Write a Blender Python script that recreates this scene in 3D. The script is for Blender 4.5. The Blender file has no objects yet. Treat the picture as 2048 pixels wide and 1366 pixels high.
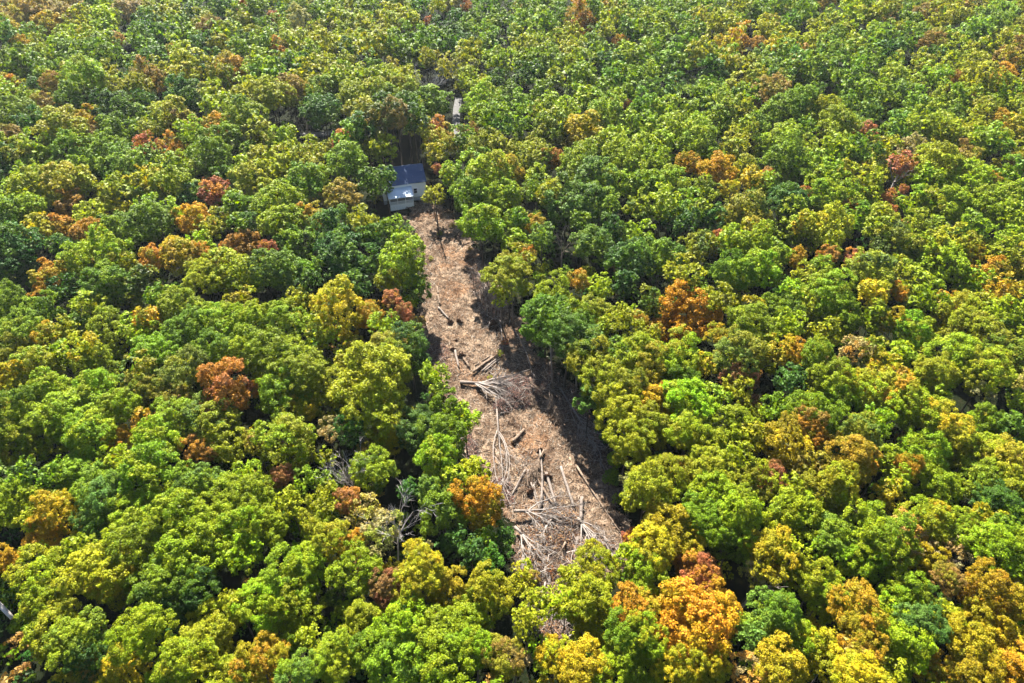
import bpy, math, random
import numpy as np
from mathutils import Vector, Matrix

# ------------------------------------------------------------------ scene, camera, light
S = bpy.context.scene
COL = S.collection
R_ = math.radians
PITCH, CAM_H, FPX = R_(42.0), 105.0, 1365.3        # 24 mm lens on a 36 mm wide sensor, photo is 2048 px wide
SP, CP = math.sin(PITCH), math.cos(PITCH)

cam_data = bpy.data.cameras.new('camera')
cam_data.lens = 24.0
cam_data.sensor_width = 36.0
cam_data.clip_start = 0.5
cam_data.clip_end = 6000.0
cam = bpy.data.objects.new('camera', cam_data)
cam.location = (0, 0, CAM_H)
cam.rotation_euler = (math.pi / 2 - PITCH, 0, 0)
COL.objects.link(cam)
S.camera = cam

SUN_EL, SUN_AZ = R_(42.0), R_(-14.0)               # azimuth from +Y towards +X
world = bpy.data.worlds.new('World')
S.world = world
world.use_nodes = True
wn = world.node_tree
bg = wn.nodes['Background']
sky = wn.nodes.new('ShaderNodeTexSky')
sky.sky_type = 'NISHITA'
sky.sun_disc = False
sky.sun_elevation = SUN_EL
sky.sun_rotation = SUN_AZ
sky.altitude = 300
sky.air_density = 1.0
sky.dust_density = 0.6
wn.links.new(sky.outputs[0], bg.inputs[0])
bg.inputs[1].default_value = 0.05

sun_data = bpy.data.lights.new('sun', 'SUN')
sun_data.energy = 5.0
sun_data.angle = R_(0.5)
sun_data.color = (1.0, 0.94, 0.83)
sun = bpy.data.objects.new('sun', sun_data)
sd = Vector((math.sin(SUN_AZ) * math.cos(SUN_EL), math.cos(SUN_AZ) * math.cos(SUN_EL), math.sin(SUN_EL)))
sun.rotation_euler = sd.to_track_quat('Z', 'Y').to_euler()
sun.location = sd * 400
COL.objects.link(sun)

S.view_settings.view_transform = 'Standard'
S.view_settings.look = 'None'
S.view_settings.gamma = 1.0
S.view_settings.use_curve_mapping = False
S.view_settings.exposure = 2.65
S.cycles.max_bounces = 6
S.cycles.diffuse_bounces = 3
S.cycles.transmission_bounces = 3
S.cycles.glossy_bounces = 1
S.cycles.volume_bounces = 0
S.cycles.caustics_reflective = False
S.cycles.caustics_refractive = False

rng = np.random.default_rng(11)
random.seed(11)


# ------------------------------------------------------------------ helpers
def at(u, v, z=0.0):
    """photo pixel (2048 x 1366) to the point of that ray at height z."""
    t = (v - 683.0) / FPX
    d = (CAM_H - z) / (SP + t * CP)
    return Vector(((u - 1024.0) / FPX * d, d * (CP - t * SP), z))


def depth_at(v, z=0.0):
    return (CAM_H - z) / (SP + (v - 683.0) / FPX * CP)


def pix(x, y, z):
    dy, dz = y, z - CAM_H
    d = dy * CP - dz * SP
    t = (-dy * SP - dz * CP) / d
    return 1024 + x / d * FPX, 683 + t * FPX, d


def inside(poly, x, y):
    r = False
    j = len(poly) - 1
    for i in range(len(poly)):
        xi, yi = poly[i]
        xj, yj = poly[j]
        if (yi > y) != (yj > y) and x < (xj - xi) * (y - yi) / (yj - yi) + xi:
            r = not r
        j = i
    return r


def mesh_np(name, V, F, mat=None, attrs=None, smooth=False):
    """V (n,3), F (m,k) -> mesh; attrs {name: (n,3)} as float colours on the points."""
    me = bpy.data.meshes.new(name)
    V = np.asarray(V, np.float32)
    F = np.asarray(F, np.int32)
    k = F.shape[1]
    me.vertices.add(len(V))
    me.vertices.foreach_set('co', V.ravel())
    me.loops.add(F.size)
    me.loops.foreach_set('vertex_index', F.ravel())
    me.polygons.add(len(F))
    me.polygons.foreach_set('loop_start', np.arange(0, F.size, k, dtype=np.int32))
    if smooth:
        me.polygons.foreach_set('use_smooth', np.ones(len(F), bool))
    for nm, a in (attrs or {}).items():
        at_ = me.attributes.new(nm, 'FLOAT_COLOR', 'POINT')
        c = np.ones((len(V), 4), np.float32)
        c[:, :3] = a
        at_.data.foreach_set('color', c.ravel())
    me.update(calc_edges=True)
    if mat:
        me.materials.append(mat)
    return me


def link(name, me, parent=None):
    o = bpy.data.objects.new(name, me)
    COL.objects.link(o)
    if parent:
        o.parent = parent
    return o


def empty(name, loc, rz=0.0):
    o = bpy.data.objects.new(name, None)
    o.location = loc
    o.rotation_euler = (0, 0, rz)
    o.empty_display_size = 0.5
    COL.objects.link(o)
    return o


def tag(o, label=None, cat=None, group=None, kind=None):
    for k, v in (('label', label), ('category', cat), ('group', group), ('kind', kind)):
        if v:
            o[k] = v
    return o


class MB:
    """collects tubes and boxes (quads and n-gons) for one mesh object."""

    def __init__(self):
        self.v, self.f, self.m = [], [], []

    def tube(self, pts, radii, sides=6, cap=True, capmat=0, rough=0.0):
        pts = [Vector(p) for p in pts]
        base = len(self.v)
        n = len(pts)
        up = Vector((0, 0, 1))
        for i, p in enumerate(pts):
            d = (pts[min(i + 1, n - 1)] - pts[max(i - 1, 0)]).normalized()
            a = d.cross(up)
            if a.length < 1e-3:
                a = d.cross(Vector((1, 0, 0)))
            a.normalize()
            b = a.cross(d)
            for s in range(sides):
                w = 2 * math.pi * s / sides
                r = radii[i] * (1 + rough * random.uniform(-1, 1))
                self.v.append(tuple(p + (a * math.cos(w) + b * math.sin(w)) * r))
        for i in range(n - 1):
            for s in range(sides):
                q = (s + 1) % sides
                self.f.append((base + i * sides + s, base + i * sides + q, base + (i + 1) * sides + q, base + (i + 1) * sides + s))
                self.m.append(0)
        if cap:
            self.f.append(tuple(base + s for s in range(sides))[::-1])
            self.m.append(capmat)
            self.f.append(tuple(base + (n - 1) * sides + s for s in range(sides)))
            self.m.append(capmat)

    def box(self, lo, hi, mat=0):
        b = len(self.v)
        x0, y0, z0 = lo
        x1, y1, z1 = hi
        self.v += [(x0, y0, z0), (x1, y0, z0), (x1, y1, z0), (x0, y1, z0), (x0, y0, z1), (x1, y0, z1), (x1, y1, z1), (x0, y1, z1)]
        for q in ((0, 3, 2, 1), (4, 5, 6, 7), (0, 1, 5, 4), (1, 2, 6, 5), (2, 3, 7, 6), (3, 0, 4, 7)):
            self.f.append(tuple(b + i for i in q))
            self.m.append(mat)

    def poly(self, pts, mat=0):
        b = len(self.v)
        self.v += [tuple(p) for p in pts]
        self.f.append(tuple(range(b, b + len(pts))))
        self.m.append(mat)

    def slab(self, quad, th, mat=0):
        """a quad given thickness th downwards along its normal."""
        q = [Vector(p) for p in quad]
        n = (q[1] - q[0]).cross(q[2] - q[0]).normalized()
        lo = [p - n * th for p in q]
        b = len(self.v)
        self.v += [tuple(p) for p in q + lo]
        for g in ((0, 1, 2, 3), (7, 6, 5, 4), (0, 4, 5, 1), (1, 5, 6, 2), (2, 6, 7, 3), (3, 7, 4, 0)):
            self.f.append(tuple(b + i for i in g))
            self.m.append(mat)

    def build(self, name, mats, parent=None, smooth=False):
        me = bpy.data.meshes.new(name)
        me.from_pydata(self.v, [], self.f)
        for m in (mats if isinstance(mats, (list, tuple)) else [mats]):
            me.materials.append(m)
        me.polygons.foreach_set('material_index', self.m)
        if smooth:
            me.polygons.foreach_set('use_smooth', [True] * len(self.f))
        me.update()
        return link(name, me, parent)


# ------------------------------------------------------------------ materials
def new_mat(name):
    m = bpy.data.materials.new(name)
    m.use_nodes = True
    nt = m.node_tree
    nt.nodes.clear()
    out = nt.nodes.new('ShaderNodeOutputMaterial')
    return m, nt, out


def mathn(nt, op, a, b=None):
    n = nt.nodes.new('ShaderNodeMath')
    n.operation = op
    for i, x in enumerate((a, b)):
        if x is None:
            continue
        if isinstance(x, (int, float)):
            n.inputs[i].default_value = x
        else:
            nt.links.new(x, n.inputs[i])
    return n.outputs[0]


def mixc(nt, fac, a, b, mode='MIX'):
    n = nt.nodes.new('ShaderNodeMix')
    n.data_type = 'RGBA'
    n.blend_type = mode
    for sock, x in ((n.inputs[0], fac), (n.inputs[6], a), (n.inputs[7], b)):
        if isinstance(x, (int, float)):
            sock.default_value = x
        elif isinstance(x, tuple):
            sock.default_value = (*x, 1)
        else:
            nt.links.new(x, sock)
    return n.outputs[2]


def leaf_material(name, source):
    m, nt, out = new_mat(name)
    if source == 'object':
        oi = nt.nodes.new('ShaderNodeObjectInfo')
        base, rnd = oi.outputs['Color'], oi.outputs['Random']
    else:
        a = nt.nodes.new('ShaderNodeAttribute')
        a.attribute_name = 'tree_colour'
        base, rnd = a.outputs['Color'], None
    t = nt.nodes.new('ShaderNodeAttribute')
    t.attribute_name = 'leaf_tint'
    sep = nt.nodes.new('ShaderNodeSeparateColor')
    nt.links.new(t.outputs['Color'], sep.inputs[0])
    leaf, puff, lobe = sep.outputs
    # some limbs have turned further than others, and single sprays differ
    if source == 'object':
        t2 = nt.nodes.new('ShaderNodeAttribute')
        t2.attribute_type = 'OBJECT'
        t2.attribute_name = 'turned_colour'
        c = mixc(nt, ramp(nt, lobe, [(.45, (0, 0, 0)), (.8, (1, 1, 1))]), base, t2.outputs['Color'])
    else:
        c = base
    cool = mixc(nt, 1.0, c, (0.66, 0.86, 0.9), 'MULTIPLY')
    c = mixc(nt, mathn(nt, 'MULTIPLY', mathn(nt, 'POWER', puff, 1.6), 0.6), c, cool)
    val = mathn(nt, 'ADD', mathn(nt, 'MULTIPLY', leaf, 1.0), 0.5)
    cv = nt.nodes.new('ShaderNodeCombineColor')
    for i in range(3):
        nt.links.new(val, cv.inputs[i])
    c = mixc(nt, 1.0, c, cv.outputs[0], 'MULTIPLY')
    p = nt.nodes.new('ShaderNodeBsdfPrincipled')
    nt.links.new(c, p.inputs['Base Color'])
    p.inputs['Roughness'].default_value = 0.55
    p.inputs['Specular IOR Level'].default_value = 0.12
    tr = nt.nodes.new('ShaderNodeBsdfTranslucent')
    trc = mixc(nt, 1.0, c, (1.35, 1.25, 0.55), 'MULTIPLY')
    nt.links.new(trc, tr.inputs['Color'])
    mx = nt.nodes.new('ShaderNodeMixShader')
    mx.inputs[0].default_value = 0.32
    nt.links.new(p.outputs[0], mx.inputs[1])
    nt.links.new(tr.outputs[0], mx.inputs[2])
    nt.links.new(mx.outputs[0], out.inputs[0])
    return m


def noise(nt, scale, detail=4, rough=0.6, vec=None, dist=0.0):
    n = nt.nodes.new('ShaderNodeTexNoise')
    n.inputs['Scale'].default_value = scale
    n.inputs['Detail'].default_value = detail
    n.inputs['Roughness'].default_value = rough
    n.inputs['Distortion'].default_value = dist
    if vec is not None:
        nt.links.new(vec, n.inputs['Vector'])
    return n.outputs['Fac']


def ramp(nt, fac, stops):
    r = nt.nodes.new('ShaderNodeValToRGB')
    el = r.color_ramp.elements
    while len(el) > 1:
        el.remove(el[-1])
    for i, (p, c) in enumerate(stops):
        e = el[0] if i == 0 else el.new(p)
        e.position = p
        e.color = (*c, 1)
    nt.links.new(fac, r.inputs[0])
    return r.outputs[0]


def rough_material(name, stops, scale, stretch=(1, 1, 1), rough=0.9, bump=0.3, bump_scale=None, extra=None):
    m, nt, out = new_mat(name)
    tc = nt.nodes.new('ShaderNodeTexCoord')
    mp = nt.nodes.new('ShaderNodeMapping')
    mp.inputs['Scale'].default_value = stretch
    nt.links.new(tc.outputs['Object'], mp.inputs[0])
    f = noise(nt, scale, 6, 0.65, mp.outputs[0], 0.4)
    c = ramp(nt, f, stops)
    if extra:
        c = extra(nt, tc, c)
    p = nt.nodes.new('ShaderNodeBsdfPrincipled')
    nt.links.new(c, p.inputs['Base Color'])
    p.inputs['Roughness'].default_value = rough
    p.inputs['Specular IOR Level'].default_value = 0.03
    if bump:
        b = nt.nodes.new('ShaderNodeBump')
        b.inputs['Strength'].default_value = bump
        b.inputs['Distance'].default_value = 0.1
        nt.links.new(noise(nt, bump_scale or scale * 2.5, 5, 0.7, mp.outputs[0]), b.inputs['Height'])
        nt.links.new(b.outputs[0], p.inputs['Normal'])
    nt.links.new(p.outputs[0], out.inputs[0])
    return m


def tint_material(name, attr, rough=0.85):
    m, nt, out = new_mat(name)
    a = nt.nodes.new('ShaderNodeAttribute')
    a.attribute_name = attr
    p = nt.nodes.new('ShaderNodeBsdfPrincipled')
    nt.links.new(a.outputs['Color'], p.inputs['Base Color'])
    p.inputs['Roughness'].default_value = rough
    p.inputs['Specular IOR Level'].default_value = 0.2
    nt.links.new(p.outputs[0], out.inputs[0])
    return m


M_LEAF = leaf_material('leaf', 'object')
M_WOOD_LEAF = leaf_material('forest_leaf', 'attribute')
M_BARK = rough_material('bark', [(0.3, (0.03, 0.024, 0.02)), (0.55, (0.08, 0.064, 0.052)), (0.75, (0.14, 0.115, 0.10))], 6, (2, 2, 0.35), bump=0.6)
M_PALE = rough_material('pale_bark', [(0.3, (0.07, 0.055, 0.046)), (0.48, (0.145, 0.12, 0.105)), (0.72, (0.26, 0.225, 0.195))], 4, (2, 2, 0.5), bump=0.4)
M_LOG = rough_material('log_bark', [(0.3, (0.05, 0.035, 0.026)), (0.5, (0.13, 0.095, 0.07)), (0.72, (0.24, 0.19, 0.15))], 3, bump=0.6)
M_DEAD = rough_material('dead_wood', [(0.3, (0.20, 0.17, 0.155)), (0.5, (0.34, 0.31, 0.29)), (0.72, (0.46, 0.43, 0.40))], 4, (2, 2, 0.5), bump=0.3)
M_BRANCH = rough_material('bare_branch', [(0.3, (0.11, 0.09, 0.08)), (0.5, (0.22, 0.19, 0.17)), (0.72, (0.34, 0.31, 0.28))], 4, (2, 2, 0.5), bump=0.3)
M_CUT = rough_material('cut_wood', [(0.3, (0.25, 0.16, 0.085)), (0.7, (0.36, 0.25, 0.14))], 8, bump=0.1)
M_ROOT = rough_material('root_earth', [(0.3, (0.03, 0.019, 0.013)), (0.55, (0.09, 0.05, 0.032)), (0.8, (0.26, 0.13, 0.07))], 3, bump=0.9)
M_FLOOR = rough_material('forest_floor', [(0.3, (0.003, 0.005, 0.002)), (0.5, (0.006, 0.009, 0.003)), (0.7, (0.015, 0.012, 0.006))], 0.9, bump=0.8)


def clearing_extra(nt, tc, c):
    o = tc.outputs['Object']
    # dry bleached stalks lying over each other, rotten wood, bare reddish soil
    fib = nt.nodes.new('ShaderNodeMapping')
    fib.inputs['Rotation'].default_value = (0, 0, 0.5)
    fib.inputs['Scale'].default_value = (4.2, 1.1, 1)
    nt.links.new(o, fib.inputs[0])
    f1 = noise(nt, 1.1, 7, 0.78, fib.outputs[0], 1.2)
    fib2 = nt.nodes.new('ShaderNodeMapping')
    fib2.inputs['Rotation'].default_value = (0, 0, -0.8)
    fib2.inputs['Scale'].default_value = (1.2, 4.0, 1)
    nt.links.new(o, fib2.inputs[0])
    f2 = noise(nt, 1.0, 7, 0.78, fib2.outputs[0], 1.5)
    dark = ramp(nt, f1, [(0.38, (0.10, 0.09, 0.08)), (0.49, (0.75, 0.72, 0.70)), (0.62, (1.3, 1.3, 1.3))])
    dark2 = ramp(nt, f2, [(0.37, (0.16, 0.13, 0.12)), (0.48, (0.85, 0.84, 0.83)), (0.66, (1.3, 1.3, 1.28))])
    c = mixc(nt, 1.0, c, dark, 'MULTIPLY')
    c = mixc(nt, 1.0, c, dark2, 'MULTIPLY')
    patch = ramp(nt, noise(nt, 0.16, 5, 0.6, o, 0.6), [(.36, (.50, .45, .42)), (.50, (.88, .86, .84)), (.62, (1.18, 1.17, 1.14))])
    c = mixc(nt, 1.0, c, patch, 'MULTIPLY')
    soil = ramp(nt, noise(nt, 0.09, 3, 0.55, o), [(0.52, (0, 0, 0)), (0.66, (1, 1, 1))])
    return mixc(nt, mathn(nt, 'MULTIPLY', soil, 0.55), c, mixc(nt, 1.0, c, (0.95, 0.62, 0.36), 'MULTIPLY'))


M_CLEAR = rough_material('dry_litter', [(0.32, (0.080, 0.053, 0.037)), (0.5, (0.178, 0.130, 0.093)), (0.68, (0.295, 0.230, 0.172))], 0.55, rough=0.95, bump=1.0, bump_scale=2.2, extra=clearing_extra)
M_TWIG = tint_material('dry_twigs', 'twig_tint')

# ------------------------------------------------------------------ outlines read off the photograph (pixels)
CLEAR_PX = [(812, 405), (880, 402), (905, 430), (940, 455), (965, 520), (1005, 590), (1045, 640), (1085, 715), (1150, 775), (1195, 855),
            (1228, 930), (1246, 1010), (1266, 1090), (1240, 1150), (1180, 1190), (1142, 1230), (1132, 1300), (1082, 1300), (1072, 1220), (1035, 1150),
            (1022, 1060), (1005, 1015), (960, 960), (930, 900), (925, 850), (890, 800), (862, 745), (838, 700), (838, 620), (845, 560), (828, 500), (815, 450)]
HOUSE_PX = [(796, 318), (852, 318), (852, 400), (826, 432), (798, 432), (768, 412), (768, 388), (796, 372)]
BARE_PX = [[(848, 140), (893, 140), (905, 195), (850, 190)], [(676, 925), (712, 925), (712, 975), (676, 975)], [(592, 235), (632, 235), (632, 275), (592, 275)], [(1108, 450), (1142, 450), (1135, 535), (1110, 535)],
           [(770, 1020), (810, 1020), (810, 1075), (770, 1075)], [(-60, 1180), (48, 1180), (60, 1290), (40, 1390), (-60, 1390)], [(1450, 1175), (1510, 1165), (1500, 1200), (1460, 1225)]]
ROAD_PX = [[(903, 275), (929, 275), (922, 225), (930, 190), (896, 190), (905, 225)], [(632, 278), (704, 266), (704, 254), (632, 262)]]
CLEAR = [tuple(at(u, v).xy) for u, v in CLEAR_PX]

# ------------------------------------------------------------------ ground
def ground_sheet():
    xs = np.concatenate([np.linspace(-900, -320, 10), np.linspace(-300, 300, 121), np.linspace(320, 900, 10)])
    ys = np.concatenate([np.linspace(-600, -40, 10), np.linspace(-30, 420, 91), np.linspace(450, 1200, 12)])
    X, Y = np.meshgrid(xs, ys)
    Z = 0.12 * np.sin(X * 0.31 + 1.3) * np.cos(Y * 0.27) + 0.10 * np.sin(X * 0.13 - Y * 0.17) - 0.25
    V = np.stack([X.ravel(), Y.ravel(), Z.ravel()], 1)
    nx, ny = len(xs), len(ys)
    i = (np.arange(ny - 1)[:, None] * nx + np.arange(nx - 1)[None]).ravel()
    F = np.stack([i, i + 1, i + nx + 1, i + nx], 1)
    return link('ground', mesh_np('ground', V, F, M_FLOOR, smooth=True))


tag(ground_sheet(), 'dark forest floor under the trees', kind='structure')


def relief(x, y):
    return (0.10 * np.sin(x * 0.9 + 0.7 * y) + 0.09 * np.sin(1.7 * x - 0.8 * y + 2) + 0.07 * np.sin(2.9 * y + 1.1 * x)
            + 0.05 * np.sin(4.3 * x + 3.1 * y) + 0.05 * np.sin(5.7 * x - 4.1 * y)
            - 0.16 * np.clip(np.cos((x + .353 * y + .8 * np.sin(y * .11)) * 2.1) - .55, 0, 1) * (np.sin(y * .13) > -.6))


def clearing_sheet():
    xs = np.arange(-48, 30, 0.4)
    ys = np.arange(48, 190, 0.4)
    X, Y = np.meshgrid(xs, ys)
    x, y = X.ravel(), Y.ravel()
    ins = np.zeros(len(x), bool)
    j = len(CLEAR) - 1
    wob = 0.8 * np.sin(y * 0.9) + 0.5 * np.sin(y * 2.3 + x)
    for i in range(len(CLEAR)):
        xi, yi = CLEAR[i]
        xj, yj = CLEAR[j]
        if yi != yj:
            ins ^= ((yi > y) != (yj > y)) & (x + wob < (xj - xi) * (y - yi) / (yj - yi) + xi)
        j = i
    g = np.random.default_rng(3)
    z = relief(x, y) + 0.17 + g.normal(0, 0.045, len(x))
    V = np.stack([x + g.normal(0, .08, len(x)), y + g.normal(0, .08, len(x)), z], 1)
    nx, ny = len(xs), len(ys)
    i = (np.arange(ny - 1)[:, None] * nx + np.arange(nx - 1)[None]).ravel()
    F = np.stack([i, i + 1, i + nx + 1, i + nx], 1)
    F = F[ins[F].all(1)]
    used = np.unique(F)
    mp = np.full(len(V), -1)
    mp[used] = np.arange(len(used))
    return link('clearing_ground', mesh_np('clearing_ground', V[used], mp[F], M_CLEAR)), V[used]


clr, CLV = clearing_sheet()
tag(clr, 'cleared strip of dry straw and bare soil', kind='structure')


def gz(x, y):
    return float(relief(x, y)) + 0.17


# ------------------------------------------------------------------ litter on the clearing (uncountable)
def litter():
    g = np.random.default_rng(5)
    n = 24000
    c = CLV[g.integers(0, len(CLV), n)].copy()
    c[:, :2] += g.normal(0, 0.4, (n, 2))
    clump = np.sin(c[:, 0] * .55 + 1) * np.sin(c[:, 1] * .43) + g.normal(0, .5, n)
    c[:, 2] += 0.03 + 0.10 * g.random(n)
    L = 0.12 + 0.60 * g.random(n) ** 2.4
    rad = 0.02 + 0.042 * g.random(n) ** 2
    a = g.random(n) * math.tau
    tilt = g.normal(0, .28, n)
    d = np.stack([np.cos(a) * np.cos(tilt), np.sin(a) * np.cos(tilt), np.sin(tilt)], 1)
    side = np.stack([-np.sin(a), np.cos(a), np.zeros(n)], 1)
    up = np.cross(d, side)
    V = np.empty((n, 6, 3))
    for k in range(3):
        w = math.tau * k / 3
        off = (side * math.cos(w) + up * math.sin(w)) * rad[:, None]
        V[:, k] = c - d * L[:, None] + off
        V[:, k + 3] = c + d * L[:, None] + off * .6
    F = []
    for k in range(3):
        q = (k + 1) % 3
        F.append([k, q, q + 3, k + 3])
    F = (np.array(F)[None] + (np.arange(n) * 6)[:, None, None]).reshape(-1, 4)
    pal = np.array([(.72, .60, .47), (.60, .45, .32), (.45, .29, .19), (.10, .06, .04), (.05, .03, .025), (.36, .17, .09), (.80, .72, .62)])
    p = np.where(clump > .35, g.choice(7, n, p=[.10, .12, .10, .34, .24, .05, .05]), g.choice(7, n, p=[.27, .18, .08, .18, .13, .03, .13]))
    col = pal[p] * (0.22 + .26 * g.random((n, 1)))
    me = mesh_np('dry_litter', V.reshape(-1, 3), F, M_TWIG, {'twig_tint': np.repeat(col, 6, 0)})
    tag(link('twig_litter', me), 'dry twigs and straw strewn over the clearing', kind='stuff')


litter()


def brush(name, label, blobs, n_tw, n_leaf, palette, seed, twl=1.5, hmax=1.2, thick=1.0):
    """a heap of branches and dead leaves; blobs: (u, v, rx_px, ry_px)."""
    g = np.random.default_rng(seed)
    Vs, Fs, Cs = [], [], []
    base = 0
    w = np.array([b[2] * b[3] for b in blobs], float)
    pick = g.choice(len(blobs), n_tw + n_leaf, p=w / w.sum())
    for i in range(n_tw + n_leaf):
        u, v, rx, ry = blobs[pick[i]]
        a, q = g.random() * math.tau, math.sqrt(g.random())
        p = at(u + math.cos(a) * q * rx, v + math.sin(a) * q * ry)
        hz = gz(p.x, p.y) + (1 - q * q) * hmax * g.random() + .05
        c = np.array((p.x, p.y, hz))
        an, ti = g.random() * math.tau, g.normal(0, .3)
        d = np.array((math.cos(an) * math.cos(ti), math.sin(an) * math.cos(ti), math.sin(ti)))
        s = np.cross(d, (0, 0, 1.0))
        s /= np.linalg.norm(s) + 1e-6
        up = np.cross(s, d)
        if i < n_tw:
            L = twl * (.35 + g.random())
            r = (.02 + .045 * g.random() ** 2) * thick
            bend = up * g.normal(0, .12) * L + s * g.normal(0, .15) * L
            ring = [s * r, (-s * .5 + up * .87) * r, (-s * .5 - up * .87) * r]
            for cc, k in ((c - d * L, 1), (c + bend, .8), (c + d * L, .35)):
                Vs += [cc + x * k for x in ring]
            for lv in range(2):
                for k in range(3):
                    q2 = (k + 1) % 3
                    Fs.append((base + lv * 3 + k, base + lv * 3 + q2, base + lv * 3 + 3 + q2, base + lv * 3 + 3 + k))
            col = np.array(palette[0][g.integers(len(palette[0]))]) * (.7 + .6 * g.random())
            Cs += [col] * 9
            base += 9
        else:
            l = .07 + .10 * g.random()
            up = up + s * g.normal(0, .5)
            Vs += [c - d * l, c + s * l * .6, c + d * l, c - s * l * .6 + up * l * .4]
            Fs.append((base, base + 1, base + 2, base + 3))
            col = np.array(palette[1][g.integers(len(palette[1]))]) * (.6 + .8 * g.random())
            Cs += [col] * 4
            base += 4
    me = mesh_np(name, np.array(Vs), np.array(Fs), M_TWIG, {'twig_tint': np.array(Cs)})
    tag(link(name, me), label, kind='stuff')


GREY_TW = [(.20, .17, .15), (.30, .265, .235), (.12, .09, .075), (.06, .043, .034)]
BROWN_LF = [(.14, .065, .03), (.09, .04, .022), (.20, .11, .05), (.04, .02, .014), (.24, .15, .075)]
RED_LF = [(.11, .045, .034), (.07, .03, .026), (.04, .02, .02), (.17, .085, .055)]
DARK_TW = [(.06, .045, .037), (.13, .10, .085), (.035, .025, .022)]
brush('brush_heap', 'heap of cut branches and brown dead leaves at the low end of the clearing',
      [(1100, 1080, 66, 44), (1075, 1120, 45, 44), (1180, 1105, 60, 34), (1120, 1145, 62, 40), (1115, 1040, 45, 24), (1105, 1210, 34, 50), (1108, 1270, 30, 35)], 3000, 17000, (GREY_TW + DARK_TW + [(.11, .06, .035)], BROWN_LF), 21, 1.25, 2.0, 1.5)
brush('brush_heap', 'dark reddish twigs at the end of the felled tree in mid clearing',
      [(1030, 795, 28, 24), (1005, 815, 20, 14), (1052, 790, 30, 28), (1040, 770, 30, 18)], 1300, 5500, (GREY_TW[1:] + DARK_TW + DARK_TW, RED_LF), 22, .9, 1.9, 1.3)
brush('brush_heap', 'twig ends and red leaves below the long pale felled trunk',
      [(1003, 975, 22, 20), (1015, 1000, 14, 14)], 150, 900, (GREY_TW, RED_LF), 23, .8, .8)
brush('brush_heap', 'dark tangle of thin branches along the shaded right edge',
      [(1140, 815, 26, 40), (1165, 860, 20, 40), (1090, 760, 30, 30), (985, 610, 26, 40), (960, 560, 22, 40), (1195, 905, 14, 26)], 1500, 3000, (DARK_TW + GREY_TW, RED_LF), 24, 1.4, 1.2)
brush('brush_heap', 'purple brown twiggy brush on the left edge of the clearing',
      [(878, 708, 22, 20), (898, 800, 14, 26), (945, 905, 14, 26), (935, 880, 10, 20), (850, 690, 12, 20)], 500, 2200, (GREY_TW + DARK_TW, RED_LF), 25, .9, 1.0)
brush('brush_heap', 'scattered twigs and leaves around the crossed logs',
      [(1060, 935, 30, 40), (1085, 1000, 40, 30), (1000, 735, 25, 25)], 260, 700, (GREY_TW, BROWN_LF), 26, .9, .35)

# ------------------------------------------------------------------ crown prototypes
def unit(a):
    return a / (np.linalg.norm(a, axis=-1, keepdims=True) + 1e-9)


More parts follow.
